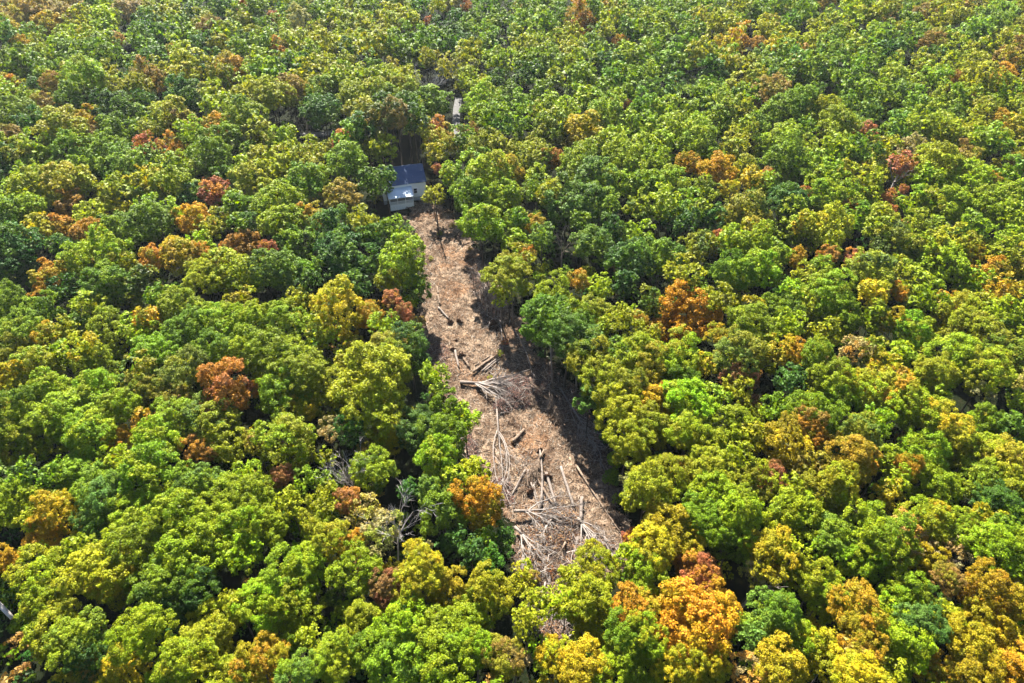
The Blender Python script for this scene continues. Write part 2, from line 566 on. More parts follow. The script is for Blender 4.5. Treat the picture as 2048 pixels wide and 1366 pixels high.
def crown_arrays(seed, n_lobe, n_puff, n_leaf, leaf, az, sparse=0.0, puff_r=(0.10, 0.17), core=True, tri=False):
    g = np.random.default_rng(seed)
    # lobes over the upper three quarters of the crown
    k = np.arange(n_lobe) + .5
    zz = 1 - 1.62 * k / n_lobe
    th = k * 2.399963 + g.random() * 6
    d = np.stack([np.sqrt(1 - np.clip(zz, -1, 1) ** 2) * np.cos(th), np.sqrt(1 - np.clip(zz, -1, 1) ** 2) * np.sin(th), zz], 1)
    d = unit(d + g.normal(0, .22, d.shape))
    lc = d * (0.40 + .44 * g.random((n_lobe, 1))) * np.array([1, 1, az])
    lr = (.22 + .21 * g.random(n_lobe)) * (1 - .12 * (d[:, 2] < -.2))
    # puffs on each lobe's outer shell
    pd = unit(g.normal(0, 1, (n_lobe, n_puff * 2, 3)) + d[:, None] * .75 + np.array([0, 0, .35]))
    pc = (lc[:, None] + pd * (lr[:, None] * (.72 + .46 * g.random((n_lobe, n_puff * 2))))[..., None] * np.array([1, 1, .5 + .5 * az]))
    pid = np.repeat(np.arange(n_lobe), n_puff * 2)
    pc, pd = pc.reshape(-1, 3), pd.reshape(-1, 3)
    dist = np.linalg.norm((pc[:, None] - lc[None]) / np.array([1, 1, .5 + .5 * az]), axis=2) / lr[None]
    dist[np.arange(len(pc)), pid] = 9
    keep = dist.min(1) > .82
    keep &= g.random(len(pc)) > sparse
    pc, pd, pid = pc[keep], pd[keep], pid[keep]
    order = g.permutation(len(pc))[: n_lobe * n_puff]
    pc, pd, pid = pc[order], pd[order], pid[order]
    pr = puff_r[0] + (puff_r[1] - puff_r[0]) * g.random(len(pc))
    n = len(pc)
    # leaves on each puff
    ld = unit(g.normal(0, 1, (n, n_leaf, 3)) + pd[:, None] * .45 + np.array([0, 0, .35]))
    rad = pr[:, None] * (.35 + .75 * g.random((n, n_leaf)) ** .7)
    lp = pc[:, None] + ld * rad[..., None] * np.array([1.1, 1.1, .8])
    nrm = unit(ld * .6 + np.array([0, 0, .6]) + g.normal(0, .5, ld.shape))
    sz = leaf * (.65 + .7 * g.random((n, n_leaf)))
    tint = np.stack([g.random((n, n_leaf)), np.repeat(g.random(n)[:, None], n_leaf, 1), np.repeat(g.random(n_lobe)[pid][:, None], n_leaf, 1)], 2)
    lp, nrm, sz, tint = lp.reshape(-1, 3), nrm.reshape(-1, 3), sz.ravel(), tint.reshape(-1, 3)
    if core:     # inner leaves on the limbs, so the crown has a body
        m = max(40, n_lobe * n_puff // 2)
        cp = unit(g.normal(0, 1, (m, 3))) * (.50 * g.random((m, 1)) ** .4) * np.array([1, 1, az])
        lp = np.concatenate([lp, cp])
        nrm = np.concatenate([nrm, unit(g.normal(0, 1, (m, 3)))])
        sz = np.concatenate([sz, leaf * 2.2 * (.8 + .5 * g.random(m))])
        tint = np.concatenate([tint, g.random((m, 3))])
    t1 = unit(np.cross(nrm, unit(g.normal(0, 1, nrm.shape))))
    t2 = np.cross(nrm, t1)
    a, b = t1 * sz[:, None], t2 * (sz * .62)[:, None]
    bend = nrm * (sz * .18)[:, None]
    if tri:
        V = np.stack([lp - a, lp + a * .8 + b + bend, lp + a * .8 - b + bend], 1).reshape(-1, 3)
        return V.astype(np.float32), np.repeat(tint, 3, 0).astype(np.float32)
    V = np.stack([lp - a, lp + b + bend, lp + a, lp - b + bend], 1).reshape(-1, 3)
    return V.astype(np.float32), np.repeat(tint, 4, 0).astype(np.float32)


def tris(nv):
    return np.arange(nv, dtype=np.int32).reshape(-1, 3)


def quads(nv):
    return np.arange(nv, dtype=np.int32).reshape(-1, 4)


AZ = [1.0, 1.2, 0.9, 1.35, 1.1, 1.25, 1.0, 1.45]
NEAR, MID, FAR, TINY = [], [], [], []
for i, az in enumerate(AZ):
    V, T = crown_arrays(100 + i, 25 + i % 5, 12, 72, .028, az, puff_r=(.07, .14))
    NEAR.append(mesh_np('crown', V, quads(len(V)), M_LEAF, {'leaf_tint': T}))
    V, T = crown_arrays(200 + i, 22 + i % 4, 11, 34, .042, az, puff_r=(.08, .15))
    MID.append(mesh_np('crown', V, quads(len(V)), M_LEAF, {'leaf_tint': T}))
    FAR.append(crown_arrays(300 + i, 15 + i % 3, 7, 11, .088, az, puff_r=(.10, .17), tri=True))
    TINY.append(crown_arrays(300 + i, 14 + i % 3, 6, 10, .096, az, puff_r=(.10, .17), tri=True))
THIN = []
for i in range(3):
    V, T = crown_arrays(400 + i, 14, 9, 26, .046, 1.15, sparse=.55, core=False)
    THIN.append(mesh_np('crown', V, quads(len(V)), M_LEAF, {'leaf_tint': T}))


# ------------------------------------------------------------------ trunks (unit height)
def trunk_mesh(seed):
    random.seed(seed)
    mb = MB()
    x = y = 0.0
    pts, rad = [], []
    for i in range(7):
        z = i / 6 * .9
        pts.append((x, y, z - (.02 if i == 0 else 0)))
        rad.append(.0135 * (1 - .8 * i / 6) + (.006 if i == 0 else 0))
        x += random.uniform(-.012, .012)
        y += random.uniform(-.012, .012)
    mb.tube(pts, rad, 7)
    for k in range(7):
        i = random.randint(3, 5)
        p = Vector(pts[i])
        a = random.random() * math.tau
        l = random.uniform(.13, .22)
        q = p + Vector((math.cos(a) * l * .5, math.sin(a) * l * .5, l * .45))
        e = q + Vector((math.cos(a + random.uniform(-.5, .5)) * l * .5, math.sin(a) * l * .5, l * .55))
        mb.tube([p, q, e], [rad[i] * .6, rad[i] * .4, .0015], 4, False)
    me = bpy.data.meshes.new('trunk')
    me.from_pydata(mb.v, [], mb.f)
    me.materials.append(M_BARK)
    me.update()
    return me


TRUNKS = [trunk_mesh(50 + i) for i in range(5)]
random.seed(12)

# ------------------------------------------------------------------ trees read off the photograph
# each quarter of the photo: x, y, crown radius in pixels of that quarter at twice its size, colour letters
Q1 = """40,50,60,WP;120,25,55,PW;100,120,55,WP;20,120,55,W;300,30,60,PW;170,25,55,PB;200,110,55,WO;80,175,35,W;160,75,45,B;260,70,55,BP;380,20,60,G;330,90,55,Y;430,80,65,L;420,130,75,L;520,40,60,P;620,30,55,P
590,90,60,G;690,70,60,Y;790,50,65,G;900,40,75,D;850,110,45,B;960,90,60,Y;1030,40,60,G;1090,75,28,R;1130,40,55,O;1200,100,50,P;1290,60,75,G;1370,100,60,Y;1460,40,60,G;1560,60,65,O;1640,90,65,Y
1720,90,24,R;1690,30,50,D;1800,20,50,P;1870,30,22,R;1960,40,75,G;30,150,60,T;90,250,85,G;40,300,60,G;250,220,75,G;330,190,60,L;420,230,65,G;350,300,95,LY;475,160,22,A;560,170,70,G;640,150,70,D;620,250,70,DG
740,150,70,G;820,190,60,D;900,140,75,L;880,200,60,Y;760,260,75,O;700,215,38,B;960,200,50,G;1060,190,65,G;1130,220,45,A;1040,240,50,L;1080,290,70,G;1200,270,75,D;1180,180,65,L;1290,200,85,Y;1400,190,75,Y;1500,190,65,O
1560,180,65,G;1640,220,65,G;1700,190,65,G;1800,180,55,D;1780,270,38,O;1880,220,58,O;1960,190,70,T;2000,260,70,L;30,340,45,A;80,370,50,O;205,330,42,B;320,420,85,G;420,360,95,Y;460,450,105,D;560,360,70,O;600,330,60,BO
735,320,80,O;740,390,75,D;880,300,60,O;920,280,75,AO;970,290,38,A;920,370,60,Y;870,440,70,L;1000,390,70,Y;1090,390,80,O;1160,360,60,B;1230,330,70,Y;1340,310,85,Y;1300,380,70,G;1290,450,75,D;1380,330,70,L;1420,390,80,L
1520,320,55,L;1590,330,60,Y;1500,390,90,Y;1600,380,80,Y;1720,420,85,G;1560,430,80,YG;1640,490,45,B;1450,470,70,Y;1930,400,75,L;1970,480,70,G;1850,520,22,R;70,470,85,GL;20,420,60,L;40,540,45,B;180,440,60,BO
250,520,85,O;355,490,52,A;375,545,38,B;470,540,95,G;580,490,60,T;690,480,85,O;740,520,60,B;640,600,28,R;700,610,52,A;770,550,60,L;880,520,58,A;980,470,95,LG;1040,550,60,O;900,570,70,G;1130,570,65,LY;1235,610,55,Y
1370,560,38,R;1460,540,85,O;1520,600,70,O;1390,650,80,G;1560,690,70,G;1760,570,60,WY;1860,570,60,G;1900,530,28,B;1940,600,85,Y;1755,680,24,R;1800,700,50,L;1900,680,70,G;2010,620,60,Y;80,640,95,Y;30,650,70,D;150,620,70,L
310,640,90,G;430,620,90,G;500,670,80,G;620,660,60,G;850,640,100,G;730,680,70,L;990,690,70,Y;1060,640,60,O;1120,690,70,O;1170,650,60,O;910,720,60,D;250,740,80,O;330,730,70,O;140,760,80,O;590,740,70,OW;460,760,60,L
700,740,80,L;860,770,52,R;830,735,24,R;780,790,60,D;1000,770,70,Y;1240,740,90,G;1360,800,75,BO;1480,735,60,GD;1734,785,44,Y,2.0;1880,790,80,G;1960,700,90,Y;2030,680,50,W;50,790,60,L;120,850,80,L;40,870,80,G;290,830,58,AB
370,870,60,O;470,830,70,O;590,890,80,G;560,800,50,G;700,870,60,L;780,890,70,AW;830,930,50,O;160,930,70,OW;250,920,48,A;360,930,58,AB;470,950,90,G;390,990,60,L;900,890,60,OD;960,830,70,G;980,900,60,DL;1120,830,90,L
1140,900,80,L;1090,770,60,O;1240,880,58,AY;1330,920,80,D;1450,900,60,Y;1490,950,60,D;1570,880,58,YT;1590,940,58,G;1930,900,85,L;2000,800,80,L;60,1000,95,D;50,1080,80,D;200,1110,58,A;170,1180,48,A;320,1080,80,L
440,1020,80,L;430,1150,90,G;500,1080,60,O;620,1040,58,A;590,1130,70,DO;700,990,50,W;740,1030,70,WO;800,1010,42,A;980,990,70,AB;900,1030,40,A;1070,1000,38,R;900,1080,80,Y;820,1110,70,Y;960,1110,60,L;1060,1080,80,T;1150,1110,70,T
1180,990,80,G;1240,1080,50,G;1350,1000,80,D;1370,1090,80,D;1470,1060,70,D;1600,1040,95,LY;1640,1120,60,LY;1560,1130,60,OY;1670,1160,50,G;2040,1110,78,YO;2010,1180,45,O;2110,1020,40,A;30,1220,80,G;90,1330,80,L;160,1260,80,G;270,1170,60,D
360,1240,70,Y;330,1310,60,G;260,1330,60,Y;180,1345,50,W;510,1180,70,OD;590,1280,58,OA;560,1330,70,L;430,1330,80,LY;720,1230,80,L;760,1320,80,G;640,1190,60,G;860,1290,80,L;990,1290,80,LY;1130,1280,80,L;1200,1210,50,O
1350,1260,105,YW;1290,1340,70,Y;1240,1140,50,D;1480,1260,48,AO;1565,1190,34,R;1605,1250,48,RB;1540,1310,60,L;1420,1160,60,D"""
Q2 = """40,60,50,G;130,90,60,G;270,100,58,A;90,160,50,L;200,40,50,G;320,40,60,G;420,60,70,Y;430,170,28,A;480,130,70,G;540,40,70,G;600,120,60,L;660,60,70,G;760,40,70,G;720,140,60,G;820,90,60,O;830,165,25,W
900,50,60,O;880,120,70,Y;980,60,60,G;985,175,28,AB;1060,30,60,G;1100,110,60,G;1180,60,60,G;1260,110,58,O;1250,10,48,B;1330,110,70,Y;1360,40,60,L;1450,70,60,YO;1500,40,50,O;1580,90,70,G;1650,60,45,B;1680,170,45,BO
1700,100,60,O;1780,70,70,Y;1860,130,80,LT;1950,60,80,LT;1970,180,60,O;2000,240,65,BO;1560,180,60,G;1450,170,70,G;1350,200,70,Y;30,200,60,OY;140,260,80,G;270,250,60,YL;60,300,60,D;260,330,80,GL;380,270,70,D;470,240,60,L
465,420,20,R;420,330,70,G;560,260,80,GL;680,210,70,LT;650,290,70,G;640,370,60,T;760,220,60,Y;800,290,70,GD;870,270,80,O;950,250,40,O;960,320,60,O;1040,300,70,T;1090,220,60,G;1160,260,70,T;1030,370,60,BO;1170,320,70,GY
1260,290,80,G;1340,330,70,G;1420,250,60,G;1500,220,70,D;1530,320,70,L;1640,250,50,Y;1690,320,55,LY;1780,310,25,AB;1770,240,60,Y;1860,230,70,Y;1965,305,48,AW;1880,330,70,Y;1950,380,80,L;40,420,60,G;30,500,60,LG;100,450,40,Y
150,500,70,YG;130,560,70,OG;80,640,90,OG;300,420,70,L;370,450,70,L;290,540,80,OW;380,540,40,O;450,500,60,L;530,440,60,G;560,530,70,L;600,450,70,L;690,450,60,L;640,540,60,L;780,400,70,G;860,390,60,Y;840,480,80,L
920,440,60,O;940,390,60,G;1060,470,80,LG;980,500,50,G;1150,420,70,G;1240,460,70,Y;1320,430,60,G;1300,510,80,L;1410,530,42,RB;1400,400,70,G;1480,400,60,L;1560,380,60,T;1620,430,70,G;1550,520,60,T;1660,500,70,L;1740,450,70,L
1800,400,60,LY;1960,480,40,AW;1950,530,28,A;1860,500,60,Y;1760,550,70,Y;1900,570,70,G;2010,430,50,Y;2010,520,60,O;160,635,45,AB;350,600,60,LO;420,580,70,L;440,640,80,L;520,610,70,YL;600,600,70,L;740,580,90,L;780,640,60,L
820,690,72,WA;870,760,40,W;700,660,48,AO;890,600,60,OL;960,730,60,OW;1020,710,38,AB;1060,590,80,L;1080,660,80,G;1160,690,70,G;1190,610,60,L;1290,610,70,L;1390,620,70,G;1270,710,60,L;1480,600,60,O;1450,690,50,O
1600,610,55,P;1700,650,80,Y;1790,640,58,BO;1840,600,60,Y;1830,740,90,YL;1920,730,34,A;1990,700,70,G;2030,660,48,B;1650,730,70,L;330,720,80,GT;260,680,80,L;390,740,70,L;480,690,60,L;540,740,70,LG;630,740,70,L
220,820,95,GT;20,880,50,G;95,900,38,AO;150,780,60,O;350,830,80,T;520,790,80,L;600,830,70,L;700,840,70,GY;790,880,60,D;830,940,15,R;780,980,60,OD;880,880,50,O;940,850,80,OD;1010,770,60,G;1100,800,70,D;1170,775,30,RA
1230,790,70,L;1290,830,60,L;1345,830,30,AB;1385,870,60,GL;1410,750,70,Y;1510,790,24,RA;1520,840,22,R;1565,760,18,R;1600,820,70,LY;1680,800,60,Y;1760,830,80,YL;1900,830,80,L;1990,780,60,GY;1990,880,70,YL;1840,920,70,G;1620,900,50,O
1680,940,70,L;1480,870,60,OY;1460,920,60,L;1280,920,80,OY;1120,920,85,L;1180,900,60,LW;330,980,80,T;500,970,70,YD;470,1050,85,D;600,1040,80,LD;680,1100,70,OY;720,1010,60,OD;880,970,70,L;960,1000,80,L
890,1090,80,G;1000,1080,80,L;1060,1020,60,G;1140,1040,38,WA;1260,1030,42,AB;1230,1070,50,G;1365,1040,42,R;1440,1080,80,OT;1530,980,80,DO;1600,990,70,L;1720,1060,80,YL;1700,980,60,Y;1850,1010,58,WO;1780,980,70,Y;1930,1010,60,OY
1990,960,60,L;2020,1070,70,O;1900,1110,58,AO;1840,1130,70,L;1600,1140,70,LO;270,1125,42,AO;160,1190,82,LY;140,1285,84,GT,1.3;250,1310,88,LT,1.3;340,1270,72,YO;500,1280,38,AO;690,1278,104,AA,1.25;560,1220,60,DO;880,1190,60,OY;820,1200,60,Y;970,1240,50,OW
960,1310,85,LY;1070,1270,80,GL;1120,1180,60,L;1260,1190,85,L;1170,1230,60,O;1290,1280,80,LG;1450,1180,70,OW;1540,1170,38,A;1440,1270,70,YG;1530,1290,50,OW;1650,1210,70,L;1600,1320,70,L;1760,1280,80,O;1850,1220,60,Y;1960,1170,58,OA
1970,1260,70,L;1830,1340,80,O;1960,1340,70,GY;260,1345,40,L;150,1335,44,AB;330,1345,60,L;1250,1340,70,Y;820,1340,22,W;560,1345,40,Y"""
Q3 = """60,60,80,OD;40,140,70,OW;140,110,90,YL;200,190,80,L;380,110,75,LY;380,190,80,L;340,30,60,YW;240,60,70,L;490,260,80,L;560,130,70,OD;590,200,70,OG;640,60,95,LG;750,130,98,TO;870,60,80,G;980,40,90,L;905,200,98,AR,1.1
960,262,90,RA;1050,190,44,A;1130,100,110,LY;1150,200,105,LG;1230,130,90,L;1120,40,50,D;1320,200,80,OY;1480,170,140,Y;1560,130,95,YO;1490,280,105,YO;1380,100,60,O;1740,150,58,L;1205,280,56,W;1640,40,80,D;1560,30,80,YB
60,300,90,GY;40,390,90,LO;280,300,105,L;200,330,90,L;360,380,95,L;480,400,58,WA;590,340,60,OA;700,310,90,L;720,260,58,B;660,300,30,R;850,340,90,YT;900,400,90,OY;800,440,58,BA;1020,410,50,OB;1160,430,105,YL;1330,350,48,PB
1400,360,60,D;1560,380,58,WY;1470,440,38,B;1660,350,80,DT;1790,290,80,LG;1770,380,90,G;1860,320,60,L;1750,460,90,LY;620,400,95,L;600,520,115,L;320,540,90,LD;420,560,80,L;460,490,60,Y;100,540,60,LD;60,600,60,T
40,680,90,LY;160,640,60,L;230,540,60,G;780,590,105,LT;900,640,95,L;1000,540,60,L;1020,620,90,L;1240,560,60,G;1160,650,58,OY;1130,540,48,BR;1490,520,90,YD;1310,650,70,OY;1390,640,50,RA;1460,690,80,WP;1530,740,75,PY
1770,640,105,LT;1810,560,60,LY;1900,520,60,YL;1908,640,84,A,1.25;1910,730,50,A;1640,600,50,D;250,690,88,WO;180,770,68,AW;130,720,50,O;420,640,100,T;400,740,90,GT;540,720,90,L;620,700,95,L;720,700,115,L;760,840,125,L
860,760,105,L;1000,760,100,L;1080,740,80,L;560,830,105,L;970,860,70,L;1280,760,80,YO;1330,800,70,O;1400,820,40,A;1510,800,70,YP;20,880,50,AW;380,920,105,YO;450,970,80,WY;340,850,70,L;200,950,105,Y;186,1050,88,Y
1430,910,90,YL;1690,900,90,OW;1560,980,74,BR;1650,980,80,O;1800,990,70,OW;1960,1010,95,OY;640,980,95,LD;660,1080,90,D;800,1000,80,D;240,1160,98,Y;186,1200,70,Y;320,1190,90,YT;560,1170,98,YL;500,1300,90,OW
440,1345,60,W;380,1270,80,D;860,1110,80,OY;950,1060,60,Y;1050,1050,90,LY;1160,960,108,LY;1220,890,80,L;1170,1080,105,L;1130,1200,80,L;760,1280,108,Y;820,1230,90,Y;680,1320,80,LY;1050,1280,90,YA;1080,1250,34,A;960,1340,80,Y
1200,1330,80,LT;1240,1190,50,Y;1450,1120,80,O;1350,1270,80,O;1620,1140,108,L;1730,1200,115,L;1850,1130,90,LY;1900,1220,90,L;1600,1290,105,LT;1780,1310,105,L;2010,1260,80,OB;1500,1230,80,G;350,1335,40,B;2090,960,60,OY;1890,850,66,D;1830,800,58,D;1960,880,56,DG;1940,800,48,G"""
Q4 = """420,60,60,GT;300,40,95,DT;160,30,40,BR;500,60,90,OY;540,100,80,O;660,70,90,LO;760,90,50,YW;620,110,80,G;680,190,70,G;900,70,90,OT;1110,60,58,WA;1010,50,70,OY;1220,50,70,L;1380,30,58,PA;1270,90,38,B;1450,40,60,OG
1560,70,70,LY;1700,130,80,OY;1760,60,90,LY;1880,50,58,BO;1990,60,80,OG;310,170,72,OG,1.2;250,110,70,OT,1.3;400,180,70,GO;470,190,80,OT;310,235,58,TD;540,260,88,WO;500,240,70,W;620,230,50,WA;540,360,80,YO;880,150,48,RB;950,150,38,R;900,210,60,OY
1110,160,60,TD;1260,170,80,L;1290,220,70,L;1390,170,60,WY;1450,230,80,Y;1560,210,78,YA;1600,280,105,YL;1690,210,60,L;1900,130,80,YO;1880,210,48,P;2020,240,50,L;700,250,90,LY;800,240,70,LY;700,370,84,Y;770,440,90,YL
890,340,80,LY;950,390,70,OY;1170,250,50,O;1210,290,80,GL;1390,360,74,OT;1460,330,60,L;1180,345,70,BA;1210,395,48,A;1090,420,88,OW;1100,480,68,P;1350,460,88,AO;1390,500,58,A;1740,340,80,OW;1780,390,80,O;1880,330,74,GL
1990,340,60,GD;1640,460,105,L;1680,570,90,L;1480,480,60,L;1580,500,58,AL;1860,460,80,YO;1970,480,90,O;2030,500,48,B;620,530,80,YO;690,510,48,A;790,510,80,OY;900,470,60,YL;540,590,105,OY;490,560,62,PY;790,620,98,L
900,680,98,L;760,720,90,GL;880,780,88,G;980,560,80,OY;1040,540,58,BR;1100,600,70,O;1190,520,70,OB;1250,600,80,O;1310,560,90,OY;1170,650,60,YL;1120,700,105,YL;1500,620,58,OW;1540,570,60,L;1650,720,90,YL;1700,690,50,W
1900,570,98,OG;2000,590,80,O;1950,650,80,DG;620,760,105,OW;570,820,80,WO;700,810,70,WO;470,860,60,YL;490,785,34,R;530,950,84,L;340,900,76,OY;700,900,58,BA;750,930,68,RA;1290,780,88,LT;1250,830,60,G;1420,760,98,L
1500,820,105,L;1560,760,78,AP;1590,790,50,A;1040,850,95,OW;980,930,58,PO;1110,840,60,Y;1400,880,80,LY;1640,870,70,OW;1750,850,68,BP;1740,960,58,B;1820,760,80,LY;1890,730,70,OW;1940,790,60,L;1990,760,80,LG;230,945,58,OY
300,1030,80,YO;340,1100,98,YO;500,1080,82,AO;460,1190,95,GY;540,1180,80,LO;740,1130,135,AW;680,1080,80,WA;800,1060,80,WA;770,1250,90,AW;800,1300,70,W;700,1290,80,OW;1210,960,90,YO;1250,1010,80,LY;1380,1080,98,AO
1400,1200,80,AO;1370,1270,70,OB;1030,1130,108,LT;1080,1080,80,LT;1140,1190,80,L;960,1180,60,T;1240,1210,70,OW;1260,1290,80,WY;1060,1310,90,OW;940,1310,58,AP;1570,1020,90,L;1620,1070,80,LD;1510,1080,60,L;1580,1200,98,L
1560,1270,70,L;1700,1090,60,Y;1640,1140,88,TD;1740,1110,50,Y;1950,820,98,LG;2000,880,98,L;1900,990,98,OA;1960,1050,90,OW;2020,1010,60,LO;1870,1150,90,OW;1830,1220,98,WO;1960,1230,108,W;2000,1320,90,WA;1860,1330,90,OW
1700,1320,70,AO;170,1255,66,W;290,1310,90,OW;400,1310,80,LY;500,1330,80,LY;620,1310,60,W;1500,1340,70,O;10,1260,58,PB;1390,1345,90,WY;96,1046,45,YO;156,1056,44,Y;216,1056,60,Y;60,1120,60,YO"""
PAL = {'L': (.158, .225, .003), 'G': (.086, .148, .004), 'D': (.034, .085, .009), 'T': (.085, .150, .020), 'Y': (.205, .240, .004), 'O': (.215, .205, .006),
       'W': (.360, .250, .006), 'A': (.370, .175, .009), 'R': (.280, .095, .045), 'B': (.220, .130, .028), 'P': (.300, .250, .110)}
NEXT = {'L': 'Y', 'G': 'L', 'D': 'G', 'T': 'L', 'Y': 'O', 'O': 'Y', 'W': 'Y', 'A': 'O', 'R': 'A', 'B': 'O', 'P': 'O'}
CNAME = {'L': 'bright green', 'G': 'mid green', 'D': 'dark green', 'T': 'blue-green', 'Y': 'yellow-green', 'O': 'olive', 'W': 'golden yellow',
         'A': 'orange', 'R': 'red', 'B': 'rust brown', 'P': 'pale tan'}
AUTUMN = 'WARBP'

trees = []      # dicts: u v rpx code hand x y R h zc az


def add_tree(u, v, rpx, code, hand, g, low=False, stretch=1.0):
    zc = 13.5
    for _ in range(3):
        d = depth_at(v, zc)
        R = min(6.4, max(1.5 if code[0] == 'R' else 2.1, rpx * d / FPX * 1.06))
        h = (15.5 + (R - 4) * 1.5 + jit) if _ else 16.5
        if _ == 0:
            jit = g.normal(0, 1.2)
            k = int(g.integers(0, len(AZ)))
            if R < 3 and AZ[k] < 1.05:
                k = 5
            az = AZ[k] * stretch
        if low:
            h *= .72
        h = max(h, 2 * az * R * .8)
        zc = h - az * R * .92
    p = at(u, v, zc)
    trees.append(dict(u=u, v=v, r=R * FPX / d, code=code, hand=hand, x=p.x, y=p.y, R=R, h=h, zc=zc, k=k, d=d, st=stretch))


g0 = np.random.default_rng(77)
for q, ox, oy in ((Q1, 0, 0), (Q2, 1024, 0), (Q3, 0, 683), (Q4, 1024, 683)):
    for item in q.replace('\n', ';').split(';'):
        a, b, r, c = item.split(',')[:4]
        add_tree(ox + float(a) / 2, oy + float(b) / 2, float(r) / 2, c, True, g0, stretch=float((item.split(',') + ['1'])[4]))


# fill the rest of the wood between them
def blocked(u, v, r, f=.9):
    for poly in [CLEAR_PX, HOUSE_PX] + ROAD_PX + BARE_PX:
        if inside(poly, u, v):
            return True
        for k in range(8):
            a = k * math.pi / 4
            if inside(poly, u + math.cos(a) * r * f, v + math.sin(a) * r * f):
                return True
    return False


g1 = np.random.default_rng(31)
cell = {}


def put(t):
    cell.setdefault((int(t['x'] // 12), int(t['y'] // 12)), []).append(t)


for t in trees:
    put(t)
hand_xy = np.array([(t['x'], t['y']) for t in trees])
hand_code = [t['code'] for t in trees]
STEPS = [(gx, gy, False) for gy in np.arange(20, 372, 5.2) for gx in np.arange(-18 - .8 * (gy * CP + 70), 18 + .8 * (gy * CP + 70), 5.2)]
STEPS += [(gx, gy, True) for gy in np.arange(22, 250, 3.9) for gx in np.arange(-8 - .8 * (gy * CP + 70), 8 + .8 * (gy * CP + 70), 3.9)]
for gx, gy, under in STEPS:
    if True:
        x, y = gx + g1.uniform(-2.2, 2.2), gy + g1.uniform(-2.2, 2.2)
        R = 3.0 + 1.7 * g1.random() + (0.5 if y > 190 else 0) + (0.6 if y > 260 else 0)
        h = 14.5 + (R - 3) * 1.2 + g1.normal(0, 1.0)
        if under:
            R = 1.7 + 0.9 * g1.random()
            h = 7.5 + 3 * g1.random()
        k = int(g1.integers(0, len(AZ)))
        zc = h - AZ[k] * R * .92
        near = False
        for a in range(int(x // 12) - 1, int(x // 12) + 2):
            for b in range(int(y // 12) - 1, int(y // 12) + 2):
                for t in cell.get((a, b), ()):
                    if math.hypot(t['x'] - x, t['y'] - y) < (.70 if under else .78) * (t['R'] + R):
                        near = True
        if near or inside(CLEAR, x, y):
            continue
        u, v, d = pix(x, y, zc)
        r = R * FPX / d
        if blocked(u, v, r, .45 if under else .9) or u < -r - 60 or u > 2048 + r + 60 or v > 1366 + r + 40:
            continue
        dd = np.hypot(hand_xy[:, 0] - x, hand_xy[:, 1] - y)
        code = hand_code[int(np.argsort(dd)[g1.integers(0, 5)])]
        if code[0] in 'RABPW' and g1.random() < .75:
            code = 'GLYOD'[int(g1.integers(0, 5))]
        t = dict(u=u, v=v, r=r, code=code, hand=False, x=x, y=y, R=R, h=h, zc=zc, k=k, d=d, st=1.0)
        trees.append(t)
        put(t)

# trees along the right rim, leaning their crowns over the strip
for bu, bv, R, h, code in ((1102, 742, 3.8, 19, 'GD'), (1128, 775, 4.2, 20, 'GT'), (1166, 815, 4.3, 19, 'OG'), (1196, 862, 4.2, 19, 'OY'), (1222, 915, 4.0, 18, 'YO'), (1240, 968, 3.8, 17, 'OY')):
    p = at(bu, bv)
    zc = h - 1.25 * R * .92
    u, v, d = pix(p.x, p.y, zc)
    trees[:] = [t for t in trees if math.hypot(t['x'] - p.x, t['y'] - p.y) > 3.2]
    trees.append(dict(u=u, v=v, r=R * FPX / d, code=code, hand=True, x=p.x, y=p.y, R=R, h=h, zc=zc, k=5, d=d, st=1.0))

# tall trees close behind the house that shade its roof
for lx, ly, R, h, code in ((-7, 15, 4.4, 23, 'D'), (-1.5, 17, 4.2, 24, 'DB'), (4, 16.5, 4.0, 24, 'BD'), (9, 17, 4.2, 23, 'D'), (-11, 12, 4.4, 22, 'G'), (1.5, 23, 4.6, 25, 'DG'), (-5, 22, 4.5, 24, 'OD'), (8, 24, 4.4, 24, 'GD')):
    a0, a1 = at(797, 404), at(833, 399)
    e = (a1 - a0).normalized()
    p = a0 + e * lx + Vector((-e.y, e.x, 0)) * ly
    zc = h - 1.35 * R * .95
    u, v, d = pix(p.x, p.y, zc)
    trees[:] = [t for t in trees if math.hypot(t['x'] - p.x, t['y'] - p.y) > 3.0]
    trees.append(dict(u=u, v=v, r=R * FPX / d, code=code, hand=True, x=p.x, y=p.y, R=R, h=h, zc=zc, k=3, d=d, st=1.0))

# keep the crowns that stand out free of neighbours in front
for hu, hv in ((1369, 639), (456, 783), (480, 814), (954, 1003), (1394, 1248), (1289, 1158), (868, 392)):
    hl = min(trees, key=lambda t: math.hypot(t['u'] - hu, t['v'] - hv))
    hl['keep'] = True
    trees[:] = [t for t in trees if t is hl or t.get('keep') or t['d'] > hl['d'] or math.hypot(t['u'] - hl['u'], t['v'] - hl['v'] - hl['r'] * .2) > hl['r'] * .95]

# nothing stands in front of the house but what the photograph shows there
def covers(t):
    for x0, x1, y0, y1 in ((804, 846, 330, 398), (788, 824, 392, 424)):
        dx, dy = max(x0 - t['u'], 0, t['u'] - x1), max(y0 - t['v'], 0, t['v'] - y1)
        if math.hypot(dx, dy) < t['r'] * 1.08:
            return True
    return False


trees[:] = [t for t in trees if t.get('keep') or t['d'] > depth_at(400, 6) - 2 or not covers(t)]
add_tree(770, 356, 25, 'GD', True, g1)

